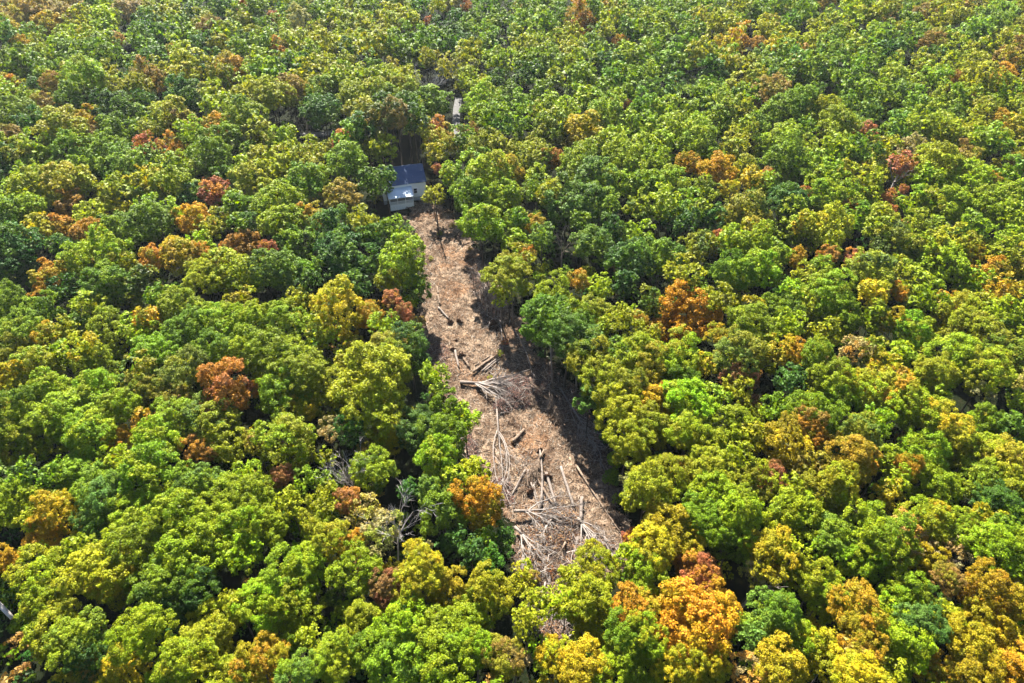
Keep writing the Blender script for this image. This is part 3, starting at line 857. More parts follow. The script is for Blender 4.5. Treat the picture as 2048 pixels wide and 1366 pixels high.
# ------------------------------------------------------------------ which of them are objects of their own
LAND = [('the white house', 825, 395), ('the bare grey tree', 870, 165), ('the big round orange tree', 1372, 645), ('the dark red tree', 430, 385),
        ('the wide red-orange tree', 470, 795), ('the narrow orange tree', 955, 1010), ('the wide amber tree', 1394, 1248),
        ('the crimson tree', 1706, 520), ('the stacked logs', 970, 735), ('the round lime tree', 1869, 160), ('the large golden-orange tree', 1434, 345),
        ('the round amber tree', 310, 520), ('the half-bare pale tree', 790, 1052), ('the orange ridge tree', 1159, 50),
        ('the bright green round tree', 1289, 1158), ('the rust-topped tree', 1614, 856), ('the salmon-topped tree', 1699, 913),
        ('the golden corner tree', 2004, 1298), ('the pale yellow tree', 675, 630), ('the leaning grey trunk', 22, 1230),
        ('the fresh mint green tree', 1669, 1073), ('the small golden tree', 602, 823), ('the pale golden far trees', 90, 60)]
SPECIAL = {2: 'big round deep orange tree standing alone among green crowns right of the clearing', 3: 'dark red tree among green crowns to the left of the house',
           4: 'wide red and orange tree in the wood left of the clearing', 5: 'narrow orange tree at the clearing edge above the brush heap',
           6: 'wide amber golden tree at the bottom of the wood below the clearing', 7: 'small crimson crown among green trees on the right hand slope',
           9: 'round pale lime tree near the top right of the wood', 10: 'large golden-orange crown upslope right of the clearing', 11: 'round amber tree on the left slope beside a golden tree',
           12: 'half-bare pale tree with grey twigs showing beside the brush heap', 13: 'orange tree on the upper ridge above the house', 14: 'bright green round tree just below the brush heap',
           15: 'tree with rust brown top on the right slope', 16: 'tree with salmon orange top low on the right slope', 17: 'broad golden tree filling the bottom right corner',
           18: 'broad pale yellow tree left of the clearing', 20: 'fresh mint green tree low on the right slope', 21: 'small golden tree beside the wide red-orange tree'}
in_frame = [t for t in trees if -t['r'] * .6 < t['u'] < 2048 + t['r'] * .6 and -t['r'] * .5 < t['v'] < 1366 + t['r'] * .6]
aut = [t for t in in_frame if t['hand'] and t['code'][0] in AUTUMN]
grn = sorted((t for t in in_frame if t['code'][0] not in AUTUMN), key=lambda t: -t['r'] * (1 if t['hand'] else .72))[:300]
things = aut + grn
ids = {id(t) for t in things}
rest = [t for t in trees if id(t) not in ids]
for i, lab in SPECIAL.items():
    _, lu, lv = LAND[i]
    best = min((t for t in things if 'label' not in t), key=lambda t: math.hypot(t['u'] - lu, t['v'] - lv) - t['r'] * .2)
    best['label'] = lab

ORD = ['closest', 'second closest', 'third closest', 'fourth closest', 'fifth closest', 'sixth closest', 'seventh closest', 'eighth closest', 'ninth closest', 'tenth closest',
       'eleventh closest', 'twelfth closest', 'thirteenth closest', 'fourteenth closest', 'fifteenth closest', 'sixteenth closest']
DIRS = ['right of', 'below and right of', 'below', 'below and left of', 'left of', 'above and left of', 'above', 'above and right of']
buckets = {}
for t in things:
    if 'label' in t:
        continue
    li = min(range(len(LAND)), key=lambda i: math.hypot(LAND[i][1] - t['u'], LAND[i][2] - t['v']))
    du, dv = t['u'] - LAND[li][1], t['v'] - LAND[li][2]
    di = int(round(math.atan2(dv, du) / (math.pi / 4))) % 8
    buckets.setdefault((li, di, t['code'][0]), []).append((math.hypot(du, dv), t))
for (li, di, c), lst in buckets.items():
    lst.sort(key=lambda p: p[0])
    for n, (_, t) in enumerate(lst):
        how = '' if len(lst) == 1 else ORD[n] + ' '
        size = ', small,' if t['R'] < 2.9 else ', broad,' if t['R'] > 4.6 else ''
        t['label'] = f"{how}{CNAME[c]} tree{size} {DIRS[di]} {LAND[li][0]}"
        if len(t['label'].replace('-', ' ').split()) > 15:
            t['label'] = f"{how}{CNAME[c]} tree {DIRS[di]} {LAND[li][0]}"


def colour_of(code, g):
    a = np.array(PAL[code[0]])
    b = np.array(PAL[code[-1]])
    c = a * .8 + b * .2
    return np.clip(c * np.exp(g.normal(0, .10)) * np.exp(g.normal(0, .06, 3)), 0.004, .6)


def turned(code, g):
    k = code[-1] if len(code) > 1 else NEXT[code[0]]
    c = np.array(PAL[k]) * .8 + np.array(PAL[code[0]]) * .2
    return np.clip(c * np.exp(g.normal(0, .1)), .003, .6)


g2 = np.random.default_rng(8)
for t in things:
    autumn = t['code'][0] in AUTUMN
    root = empty('autumn_tree' if autumn else 'broadleaf_tree', (t['x'], t['y'], -.1), g2.random() * math.tau)
    tag(root, t['label'], 'tree', 'autumn coloured trees in the wood' if autumn else 'green trees of the wood around the clearing')
    tr = link('trunk', TRUNKS[int(g2.integers(0, 5))], root)
    tr.scale = (t['h'] * .9,) * 2 + (t['h'] * .92,)
    me = (NEAR if t['d'] < 155 else MID)[t['k']]
    if 'P' in t['code'] and t['d'] < 200:
        me = THIN[int(g2.integers(0, 3))]
    cr = link('crown', me, root)
    cr.location = (0, 0, t['zc'])
    cr.scale = (t['R'] * g2.uniform(.88, 1.14), t['R'] * g2.uniform(.88, 1.14), t['R'] * t['st'])
    cr.rotation_euler = (g2.normal(0, .08), g2.normal(0, .08), 0)
    cr.color = (*colour_of(t['code'], g2), 1)
    cr['turned_colour'] = [float(q) for q in turned(t['code'], g2)]


def forest():
    Vs, Ts, Cs = [], [], []
    g = np.random.default_rng(9)
    for t in rest:
        V, T = (FAR if t['d'] < 215 and t['R'] > 2.7 else TINY)[t['k']]
        a = g.random() * math.tau
        c, s = math.cos(a), math.sin(a)
        W = V * t['R']
        X = np.stack([W[:, 0] * c - W[:, 1] * s + t['x'], W[:, 0] * s + W[:, 1] * c + t['y'], W[:, 2] + t['zc']], 1)
        Vs.append(X.astype(np.float32))
        Ts.append(T)
        f = np.clip((T[:, 2:3] - .45) / .35, 0, 1)
        Cs.append((colour_of(t['code'], g) * (1 - f) + turned(t['code'], g) * f).astype(np.float32))
    V = np.concatenate(Vs)
    me = mesh_np('forest', V, tris(len(V)), M_WOOD_LEAF, {'leaf_tint': np.concatenate(Ts), 'tree_colour': np.concatenate(Cs)})
    tag(link('forest', me), 'mass of smaller and farther tree crowns of the wood', kind='stuff')
    mb_v, mb_f = [], []
    tv = np.array([v.co[:] for v in TRUNKS[0].vertices], np.float32)[:49]
    tf = np.array([p.vertices[:] for p in TRUNKS[0].polygons if len(p.vertices) == 4 and max(p.vertices) < 49], np.int32)
    VV, FF = [], []
    for i, t in enumerate(rest):
        VV.append(tv * np.array([t['h'] * .9, t['h'] * .9, t['h'] * .9]) + np.array([t['x'], t['y'], -.1]))
        FF.append(tf + i * len(tv))
    tag(link('forest_trunk_mass', mesh_np('forest_trunk_mass', np.concatenate(VV), np.concatenate(FF), M_BARK)), 'trunks standing under the farther crowns', kind='stuff')
    print('trees', len(trees), 'things', len(things), 'autumn', len(aut), 'forest', len(rest), 'forest quads', len(V) // 3)


forest()

def undergrowth():
    g = np.random.default_rng(15)
    protos = [crown_arrays(600 + i, 7, 5, 6, .17, .8, puff_r=(.15, .25), core=False, tri=True) for i in range(4)]
    Vs, Ts, Cs = [], [], []
    n = 0
    while n < 1000:
        u, v = g.uniform(-20, 2068), 1380 * g.random() ** .8
        if v < 60:
            continue
        p = at(u, v)
        if inside(CLEAR_PX, u, v) or inside(HOUSE_PX, u, v) or any(inside(q, u, v) for q in ROAD_PX):
            continue
        near = any(math.hypot(t['x'] - p.x, t['y'] - p.y) < t['R'] * .8 for a in (-1, 0, 1) for b in (-1, 0, 1)
                   for t in cell.get((int(p.x // 12) + a, int(p.y // 12) + b), ()))
        if near and g.random() < .85:
            continue
        n += 1
        R = .8 + 1.2 * g.random()
        V, T = protos[int(g.integers(0, 4))]
        Vs.append((V * R + np.array([p.x, p.y, R * .55])).astype(np.float32))
        Ts.append(T)
        c = colour_of('GDDOBGLD'[int(g.integers(0, 8))], g)
        Cs.append(np.broadcast_to(c.astype(np.float32), (len(V), 3)))
    V = np.concatenate(Vs)
    me = mesh_np('undergrowth', V, tris(len(V)), M_WOOD_LEAF, {'leaf_tint': np.concatenate(Ts), 'tree_colour': np.concatenate(Cs)})
    tag(link('undergrowth', me), 'low leafy undergrowth on the floor of the wood', kind='stuff')


undergrowth()

# ------------------------------------------------------------------ bare standing trees, saplings
def grow(mb, p, d, length, r, depth, g, spread=.6, sides=5):
    pts, rad = [p], [r]
    n = 4
    q = p.copy()
    for i in range(n):
        d = (d + Vector(g.normal(0, .10, 3))).normalized()
        q = q + d * length / n
        pts.append(q.copy())
        rad.append(r * (1 - .72 * (i + 1) / n))
    mb.tube(pts, rad, sides, False)
    if depth == 0:
        return
    for k in range(int(g.integers(3, 6))):
        i = int(g.integers(1, n + 1))
        axis = Vector(g.normal(0, 1, 3)).cross(d)
        if axis.length < .1:
            continue
        nd = (d + axis.normalized() * spread * g.uniform(.6, 1.3) + Vector((0, 0, .12))).normalized()
        grow(mb, pts[i], nd, length * g.uniform(.45, .68), max(.02, rad[i] * .65), depth - 1, g, spread, 4 if depth > 1 else 3)


def bare_tree(base, h, r, label, seed, mat, group=None, name='bare_tree', depth=3, lean=(0, 0)):
    g = np.random.default_rng(seed)
    root = empty(name, base)
    tag(root, label, 'tree' if name == 'bare_tree' else 'sapling', group)
    mb = MB()
    top = Vector((lean[0] * h * .5, lean[1] * h * .5, h * .5))
    mb.tube([(0, 0, -.2), tuple(top * .5), tuple(top)], [r * 1.15, r * .95, r * .75], 7)
    mb.build('trunk', mat, root, True)
    for k in range(5 if depth > 1 else 3):
        m2 = MB()
        a = k * 2.4 + g.random()
        d = Vector((math.cos(a) * .55 + lean[0], math.sin(a) * .55 + lean[1], 1)).normalized()
        grow(m2, top * (1 if k < 3 else .8), d, h * .34, r * .55, depth - 1, g)
        m2.build('branch', mat, root)
    return root


def under(u, v, z):
    p = at(u, v, z)
    return Vector((p.x, p.y, 0))


bare_tree(under(872, 172, 13), 20, .34, 'bare grey tree with pale leafless branches behind the house', 61, M_DEAD, depth=4, lean=(-.12, 0))
bare_tree(under(612, 258, 9), 14, .2, 'leafless greyish purple tree beside the grey lane left of the house', 62, M_PALE, depth=3)
bare_tree(under(697, 948, 11), 15, .2, 'small dead tree with white twigs left of the clearing', 63, M_DEAD, depth=4)
bare_tree(under(778, 1050, 13), 17, .15, 'dead grey branches poking from the half-bare pale tree', 64, M_DEAD, depth=4, lean=(.1, .05))
bare_tree(under(1125, 490, 10), 15, .2, 'slim pale forked tree in a dark gap right of the clearing', 65, M_PALE, depth=3)
bare_tree(under(1797, 342, 12), 17, .2, 'leafless grey tree among green crowns on the upper right slope', 66, M_DEAD, depth=3)
bare_tree(under(1480, 1195, 7), 15, .3, 'thick leaning grey trunk in a dark gap below the golden crowns', 67, M_PALE, depth=2, lean=(.35, .1))

gs = np.random.default_rng(91)
SAP = [(947, 575, 11), (952, 592, 12), (957, 603, 9), (962, 614, 12), (966, 590, 13), (969, 622, 12), (973, 630, 10), (976, 604, 13), (979, 626, 14), (984, 640, 12), (987, 612, 11), (991, 637, 13), (996, 650, 11), (1000, 640, 13)]
for i, (u, v, h) in enumerate(SAP):
    pos = ['', 'second ', 'third ', 'fourth ', 'fifth ', 'sixth ', 'seventh ', 'eighth ', 'ninth ', 'tenth ', 'eleventh ', 'twelfth ', 'thirteenth ', 'fourteenth '][i]
    bare_tree(at(u, v), h, .075 + .03 * gs.random(), f'thin leafless sapling, {pos or "first "}from the left in the row by the clearing', 700 + i, M_PALE, 'bare saplings on the shaded clearing edge', 'bare_sapling', 2, (gs.normal(0, .05), gs.normal(0, .05)))

# edge trees whose trunks show down to the ground
EDGE = [((1003, 652), (1000, 560), 'slender pale trunk left of a twin at the shaded clearing edge'), ((1027, 655), (1022, 560), 'straight pale trunk under the yellow-green crown at the clearing edge'),
        ((1106, 782), (1100, 690), 'thin pale trunk under the small rust coloured crown'), ((1152, 788), (1153, 690), 'pale trunk under the tall green crown right of the log stack'),
        ((878, 472), (868, 400), 'dark slim trunk standing alone at the head of the clearing')]
for i, (b, tp, lab) in enumerate(EDGE):
    p = at(*b)
    r = empty('bare_tree', p)
    tag(r, lab, 'tree')
    mb = MB()
    q = at(tp[0], tp[1], 12.5)
    dx = max(-2, min(2, q.x - p.x))
    mb.tube([(0, 0, -.2), (dx * .3, 0, 4), (dx * .6, .1, 8), (dx, .1, 13)], [.26, .2, .16, .09], 7)
    mb.build('trunk', M_BARK if i == 4 else M_PALE, r, True)
    for k in range(4):
        m2 = MB()
        a = random.random() * math.tau
        z = random.uniform(8, 12.5)
        grow(m2, Vector((dx * z / 13, .1, z)), Vector((math.cos(a), math.sin(a), 1.1)).normalized(), 2.4, .07, 1, gs)
        m2.build('branch', M_BARK if i == 4 else M_PALE, r)

# ------------------------------------------------------------------ logs, felled trees, stumps
def log(p0, p1, r0, r1, label, mat=None, z0=None, z1=None, group='logs lying in the clearing', mid=None, name='log'):
    a, b = at(*p0), at(*p1)
    a.z = gz(a.x, a.y) + (r0 if z0 is None else z0)
    b.z = gz(b.x, b.y) + (r1 if z1 is None else z1)
    r0, r1 = r0 * .78, r1 * .78
    c = a.copy()
    mb = MB()
    n = 7
    pts = []
    for i in range(n):
        f = i / (n - 1)
        p = a.lerp(b, f) - c
        if mid:
            m = at(*mid)
            off = (Vector((m.x, m.y, 0)) - Vector(((a.x + b.x) / 2, (a.y + b.y) / 2, 0)))
            p += off * 4 * f * (1 - f)
        p += Vector((random.uniform(-1, 1), random.uniform(-1, 1), random.uniform(-.5, .5))) * r0 * .22
        pts.append(p)
    mb.tube(pts, [(r0 + (r1 - r0) * i / (n - 1)) * random.uniform(.93, 1.07) for i in range(n)], 9, True, 1, .05)
    o = mb.build(name, [mat or M_LOG, M_CUT], None, True)
    o.location = c
    return tag(o, label, 'log', group)


log((874, 575), (877, 592), .32, .28, 'short dark log near the left edge, upper of two in line')
log((876, 594), (880, 611), .32, .28, 'short dark log near the left edge, lower of two in line')
log((877, 618), (898, 640), .30, .26, 'pale log pointing at the pair of upturned roots', M_PALE)
log((910, 703), (918, 738), .34, .27, 'pale log below the upturned root, left one of a pair', M_PALE)
log((921, 709), (939, 737), .34, .28, 'brown log below the upturned root, right one of a pair')
log((946, 749), (984, 716), .36, .30, 'thick log on the lower side of the stacked logs', z0=.4, z1=.4)
log((953, 741), (990, 717), .30, .27, 'second log up in the stack beside the thick one', z0=.35, z1=.5)
log((963, 745), (994, 720), .30, .25, 'pale log in the middle of the stacked logs', M_PALE)
log((970, 746), (999, 719), .24, .20, 'thin log on the right of the stacked logs', M_PALE)
log((950, 733), (979, 713), .22, .22, 'short log at the upper left of the stacked logs')
log((978, 748), (1000, 722), .14, .08, 'thin pole fanning out beside the stacked logs', M_PALE)
log((996, 752), (998, 716), .15, .10, 'dark crooked pole beside the stacked logs', M_BARK, mid=(1001, 733))
log((1024, 888), (1049, 862), .48, .44, 'single thick log lying alone with a black shadow')
log((1079, 902), (1081, 1022), .22, .30, 'long pale trunk lying straight down through the crossed logs', M_PALE, mid=(1084, 955), z0=.5, z1=.7)
log((1023, 994), (1050, 943), .26, .22, 'pale log slanting up from the left among crossed logs', M_PALE)
log((1064, 945), (1109, 1019), .24, .30, 'brown log crossing under the long pale trunk', z0=.25, z1=.4)
log((1092, 951), (1113, 1017), .34, .30, 'thick pale log right of the long pale trunk', M_PALE, z0=.6)
log((1121, 936), (1148, 1019), .34, .36, 'bright bark-stripped log lying in the sun', M_PALE)
log((1062, 968), (1080, 1026), .20, .16, 'narrow pale pole among the crossed logs', M_PALE)
log((1067, 970), (1083, 1028), .14, .12, 'thin stick beside the narrow pale pole', M_PALE)
log((1056, 944), (1056, 962), .26, .24, 'stubby pale log at the top of the crossed logs', M_PALE)
log((1153, 935), (1252, 1082), .28, .10, 'long thin dark trunk along the shaded right side', M_LOG, mid=(1196, 1003))
log((1036, 948), (1057, 905), .16, .10, 'dark bent branch above the crossed logs', M_BARK, mid=(1050, 930))
log((1028, 1022), (1036, 985), .16, .12, 'crooked dark stick at the left rim of the clearing', M_BARK, mid=(1030, 1000))
log((1163, 999), (1161, 1044), .38, .42, 'pale stripped log at the right above the brush heap', M_PALE, z0=.5, z1=.45)
log((1155, 1083), (1141, 1147), .30, .34, 'pale log standing out in the middle of the brush heap', M_PALE, z0=1.3, z1=.6)
log((1094, 800), (1137, 865), .24, .16, 'straight pole lying in shade, right of the felled tree', M_LOG)
log((1093, 782), (1110, 808), .14, .10, 'short thin pole at the shaded edge above the straight pole', M_PALE)
log((1134, 806), (1186, 895), .20, .12, 'long thin pole on the dark right rim', M_PALE, z0=.8, z1=.3)
log((1140, 783), (1157, 822), .12, .08, 'thin stick leaning in the dark tangle', M_PALE, z0=1.0)
log((1190, 905), (1214, 952), .18, .12, 'thin pole at the right rim above the shrubs', M_PALE)
log((1028, 664), (1068, 768), .22, .12, 'long winding pale trunk in the shade', M_PALE, mid=(1051, 705))
log((1043, 664), (1063, 716), .16, .08, 'thin winding branch right of the winding trunk', M_PALE)
log((997, 640), (1004, 706), .22, .12, 'bent pale trunk below the saplings', M_PALE, mid=(1004, 672))
log((986, 768), (1066, 741), .18, .10, 'long pole crossing above the felled tree', M_PALE, z0=.7, z1=.5)
log((1004, 766), (1072, 752), .15, .08, 'second pole crossing above the felled tree', M_LOG, z0=.6, z1=.5)
log((849, 690), (862, 716), .12, .09, 'thin pale branch in the shade at the left edge', M_PALE)
log((892, 760), (905, 800), .16, .12, 'brown pole on the left edge below the twig brush', M_LOG)
log((884, 770), (902, 790), .12, .08, 'thin stick at the left edge beside the brown pole', M_PALE)
log((-14, 1196), (50, 1258), .55, .42, 'thick grey leaning trunk in the dark gap at the left border', M_DEAD, z0=7, z1=3.5, group='none')


def felled(butt, tips, r0, label, seed, z_butt=.5, z_tip=1.3, mat=M_PALE, twigs=16, fork=.36, sub=True):
    g = np.random.default_rng(seed)
    b = at(*butt)
    base = Vector((b.x, b.y, gz(b.x, b.y)))
    T = [at(*t) for t in tips]
    mean = sum(T, Vector()) / len(T)
    fk = b.lerp(mean, fork)
    fk.z = z_butt + .35
    root = empty('felled_tree', base)
    tag(root, label, 'felled tree', 'felled trees with their branches on')
    mb = MB()
    st = Vector((0, 0, z_butt))
    f0 = fk - Vector((b.x, b.y, 0)) + Vector((0, 0, 0))
    mb.tube([st, st.lerp(f0, .5) + Vector((0, 0, .1)), f0], [r0, r0 * .9, r0 * .72], 9, True, 1, .05)
    mb.build('trunk', [mat, M_CUT], root, True)
    for k, t in enumerate(T):
        m2 = MB()
        s = st.lerp(f0, float(g.uniform(.55, 1.0)))
        e = Vector((t.x - b.x, t.y - b.y, z_tip * float(g.uniform(.3, 1.2))))
        L = (e - s).length
        pts, rad = [], []
        n = 7
        side = (e - s).normalized().cross(Vector((0, 0, 1)))
        bow = float(g.normal(0, .05)) * L
        for i in range(n):
            f = i / (n - 1)
            pts.append(s.lerp(e, f) + side * bow * 4 * f * (1 - f) + Vector((0, 0, .35 * math.sin(f * 3.1))) + Vector(g.normal(0, .05, 3)))
            rad.append(max(.06, r0 * .55 * (1 - .78 * f)))
        m2.tube(pts, rad, 6, False)
        d = (e - s).normalized()
        for w in range(twigs):
            i = int(g.integers(2, n))
            sg = 1 if w % 2 else -1
            nd = (d + side * sg * float(g.uniform(.25, .75)) + Vector((0, 0, float(g.uniform(-.12, .5))))).normalized()
            grow(m2, pts[i], nd, L * float(g.uniform(.14, .32)), max(.05, rad[i] * .62), 1 if sub else 0, g, .5, 4)
        m2.build('branch', M_BRANCH if mat == M_PALE else mat, root)


felled((921, 769), [(1030, 752), (1036, 770), (1040, 785), (1034, 800), (1015, 812), (1000, 806), (1045, 760)], .42, 'whole felled tree with a fan of grey branches across mid clearing', 31)
felled((992, 797), [(1008, 985), (994, 988), (1001, 978), (1014, 970)], .2, 'long pale felled trunk ending in a tuft of twigs', 32, z_tip=.7, twigs=9, fork=.62)
felled((1028, 1031), [(1150, 1018), (1130, 1000), (1152, 1048), (1125, 1060), (1090, 1070)], .30, 'felled tree lying crosswise on top of the brush heap', 33, z_butt=1.3, z_tip=1.5, fork=.3)
felled((1155, 1043), [(1248, 1110), (1230, 1125), (1200, 1130), (1180, 1140), (1160, 1135), (1213, 1090)], .28, 'felled treetop fanning down to the right corner of the clearing', 34, z_butt=1.0, fork=.18)
felled((1030, 1062), [(1118, 1140), (1098, 1152), (1078, 1160), (1062, 1150), (1115, 1115)], .26, 'felled treetop fanning down from the left in the brush heap', 35, z_butt=1.2, fork=.22)
felled((1088, 905), [(1052, 955), (1064, 960), (1043, 985), (1075, 965)], .2, 'small felled treetop with dark twigs above the crossed logs', 36, z_tip=.8, mat=M_LOG)
felled((1090, 1175), [(1075, 1220), (1088, 1240), (1105, 1230), (1060, 1215)], .18, 'pale branch fan lying between the crowns below the brush heap', 37, z_butt=1.5, z_tip=1.0)
felled((1060, 760), [(1075, 800), (1060, 812), (1045, 806), (1085, 790)], .2, 'dark crooked top at the far end of the whole felled tree', 47, z_tip=1.2, mat=M_LOG)
felled((1105, 1045), [(1060, 1085), (1075, 1095), (1090, 1100)], .2, 'short pale top on the heap between the two crosswise treetops', 43, z_butt=1.6, z_tip=1.4)
felled((1190, 1080), [(1150, 1120), (1165, 1135), (1185, 1140)], .18, 'grey branch fan on the right part of the heap', 44, z_butt=1.4, z_tip=1.2)
felled((1130, 1095), [(1105, 1150), (1125, 1155), (1092, 1140)], .2, 'dark bare limbs in the middle of the heap', 45, z_butt=1.6, z_tip=1.2, mat=M_LOG)
felled((1045, 1100), [(1050, 1155), (1062, 1160), (1040, 1150)], .18, 'pale poles at the left foot of the heap', 46, z_butt=1.2, z_tip=.8)
felled((1112, 1190), [(1098, 1250), (1120, 1255), (1108, 1270)], .18, 'grey twiggy branches in the gap between the lowest crowns', 48, z_butt=1.2, z_tip=.9)
felled((1142, 1150), [(1140, 1200), (1150, 1225), (1130, 1220)], .2, 'pale broken branches just under the brush heap', 38, z_butt=1.2, z_tip=.8)
felled((1080, 745), [(1150, 880), (1135, 870), (1160, 850), (1120, 835)], .2, 'dark felled tree lying in the shade along the right rim', 40, mat=M_LOG, z_tip=.9)
felled((1120, 780), [(1200, 915), (1185, 900), (1170, 880)], .18, 'thin felled tree in the shaded tangle above the right rim shrubs', 41, z_tip=.9)
felled((955, 545), [(985, 610), (975, 625), (995, 600)], .18, 'grey felled top among the bare saplings', 42, z_tip=.9)
felled((985, 642), [(1002, 640), (1004, 655), (975, 660)], .2, 'broken crown by the orange root at the shaded edge', 39, z_tip=.9)


def root_plate(u, v, w, label, seed):
    """an upturned stump: a ragged plate of roots and earth standing on edge, with the sawn butt behind it."""
    g = np.random.default_rng(seed)
    b = at(u, v)
    root = empty('stump', (b.x, b.y, gz(b.x, b.y) - .1), float(g.normal(0, .4)))
    tag(root, label, 'stump', 'upturned stumps in the clearing')
    mb = MB()
    n, rings = 14, 5
    base = len(mb.v)
    for j in range(rings):
        f = j / (rings - 1)
        for i in range(n):
            a = math.tau * i / n
            rr = w * (1 - f ** 2 * .75) * (1 + float(g.normal(0, .13)))
            mb.v.append((math.cos(a) * rr, math.sin(a) * rr * .55 - f * .15 * w, w * 1.25 * f + float(g.normal(0, .06))))
    for j in range(rings - 1):
        for i in range(n):
            q = (i + 1) % n
            mb.f.append((base + j * n + i, base + j * n + q, base + (j + 1) * n + q, base + (j + 1) * n + i))
            mb.m.append(0)
    mb.f.append(tuple(base + (rings - 1) * n + i for i in range(n)))
    mb.m.append(0)
    mb.build('root_ball', [M_ROOT], root)
    m2 = MB()
    for k in range(11):
        a = float(g.uniform(-.2, math.pi + .2))
        p = Vector((math.cos(a) * w * .55, .05, .35 * w + math.sin(a) * w * .55))
        d = Vector((math.cos(a), float(g.normal(0, .35)), math.sin(a) * .8 + .2)).normalized()
        grow(m2, p, d, w * .8, .07, 0, g)
    m2.build('roots', [M_LOG], root)


for i, (u, v, w, lab) in enumerate([(901, 646, .85, 'upturned dark stump at the end of the pale log'), (919, 645, .85, 'upturned dark stump, right one of the upper pair'), (906, 701, .8, 'upturned dark stump, upper left one of the lower pair'),
                                    (923, 713, .95, 'upturned dark stump, lower right one of the lower pair'), (984, 648, 1.1, 'upturned stump with an orange rim in the shaded edge'), (1060, 985, .9, 'dark stump left of the crossed logs'),
                                    (1094, 956, .9, 'dark stump at the head of the thick pale log'), (878, 478, .6, 'small dark stump at the foot of the lone slim trunk'), (1079, 903, .7, 'small stump at the head of the long pale trunk'), (914, 683, .5, 'low dark stump above the lower stump pair')]):
    root_plate(u, v, w, lab, 500 + i)

# ------------------------------------------------------------------ shrubs
SHR = [(1214, 885, 1.7, 'D', 'dark green shrub in the shade at the right rim, highest one'), (1226, 930, 1.5, 'G', 'leafy shrub on the right rim below the highest one'), (1222, 965, 1.6, 'G', 'green shrub on the right rim next to the winding pole'),
       (1232, 1003, 1.0, 'L', 'little bright shrub low on the right rim'), (1000, 712, .8, 'Y', 'yellow-green leafy sprig on top of the stacked logs'), (980, 760, .7, 'O', 'olive sprig below the stacked logs'),
       (1255, 1085, 1.3, 'R', 'pinkish red bush at the low right corner of the clearing'), (862, 520, .7, 'Y', 'small yellow-green tuft on the left of the bare strip'), (945, 985, 1.6, 'BR', 'red brown shrub beside the narrow orange tree'),
       (880, 470, .8, 'O', 'olive tuft near the lone slim trunk'), (940, 500, .8, 'A', 'orange tuft in the shaded upper strip'), (1010, 690, .9, 'R', 'reddish tuft under the shaded edge trees'), (905, 455, .9, 'B', 'brown bush at the head of the strip below the house'),
       (842, 655, 1.5, 'B', 'brown shrub in the left shade by the stump pair'), (1060, 1165, 1.6, 'B', 'rust brown bush under the left treetop'), (1100, 1150, 1.1, 'R', 'red brown sapling below the brush heap')]
for i, (u, v, r, c, lab) in enumerate(SHR):
    p = at(u, v)
    root = empty('shrub', (p.x, p.y, gz(p.x, p.y)))
    tag(root, lab, 'shrub', 'low shrubs in and around the clearing')
    cr = link('foliage', THIN[i % 3] if r < 1.2 else MID[i % 8], root)
    cr.location = (0, 0, r * .75)
    cr.scale = (r, r, r * .9)
    cr.color = (*colour_of(c, g2), 1)
    cr['turned_colour'] = [float(q) for q in turned(c, g2)]
    mb = MB()
    for k in range(4):
        a = k * 1.6 + i
        mb.tube([(0, 0, -.2), (math.cos(a) * r * .25, math.sin(a) * r * .25, r * .5), (math.cos(a) * r * .5, math.sin(a) * r * .5, r * 1.1)], [.05, .035, .012], 4, False)
    mb.build('stem', M_BARK, root)

# ------------------------------------------------------------------ lane glimpsed behind the house
M_LANE = rough_material('gravel', [(0.3, (0.07, 0.068, 0.068)), (0.6, (0.11, 0.108, 0.11)), (0.8, (0.16, 0.155, 0.16))], 1.2, bump=.4)


def lane(name, centre, width, label):
    P = [at(*c) for c in centre]
    V, F = [], []
    for i, p in enumerate(P):
        d = (P[min(i + 1, len(P) - 1)] - P[max(i - 1, 0)]).normalized()
        s = Vector((-d.y, d.x, 0)) * width / 2
        for q, z in ((p - s, .12), (p - s * .4, .2), (p + s * .4, .2), (p + s, .12)):
            V.append((q.x, q.y, z))
    for i in range(len(P) - 1):
        for k in range(3):
            F.append((i * 4 + k, i * 4 + k + 1, i * 4 + k + 5, i * 4 + k + 4))
    tag(link(name, mesh_np(name, V, F, M_LANE)), label, kind='structure')


lane('driveway', [(915, 290), (914, 265), (912, 240), (914, 215), (918, 195)], 2.7, 'pale gravel drive glimpsed behind the house')
lane('lane', [(600, 272), (640, 269), (690, 264), (740, 258)], 4.0, 'grey lane glimpsed between the crowns')

# ------------------------------------------------------------------ the house
def plain(name, c, rough=.6, n=.06, scale=1.2, metal=0.0, spec=.4):
    m, nt, out = new_mat(name)
    tc = nt.nodes.new('ShaderNodeTexCoord')
    f = noise(nt, scale, 5, .6, tc.outputs['Object'])
    col = ramp(nt, f, [(.3, tuple(x * (1 - n) for x in c)), (.7, tuple(min(1, x * (1 + n)) for x in c))])
    p = nt.nodes.new('ShaderNodeBsdfPrincipled')
    nt.links.new(col, p.inputs['Base Color'])
    p.inputs['Roughness'].default_value = rough
    p.inputs['Metallic'].default_value = metal
    p.inputs['Specular IOR Level'].default_value = spec
    nt.links.new(p.outputs[0], out.inputs[0])
    return m


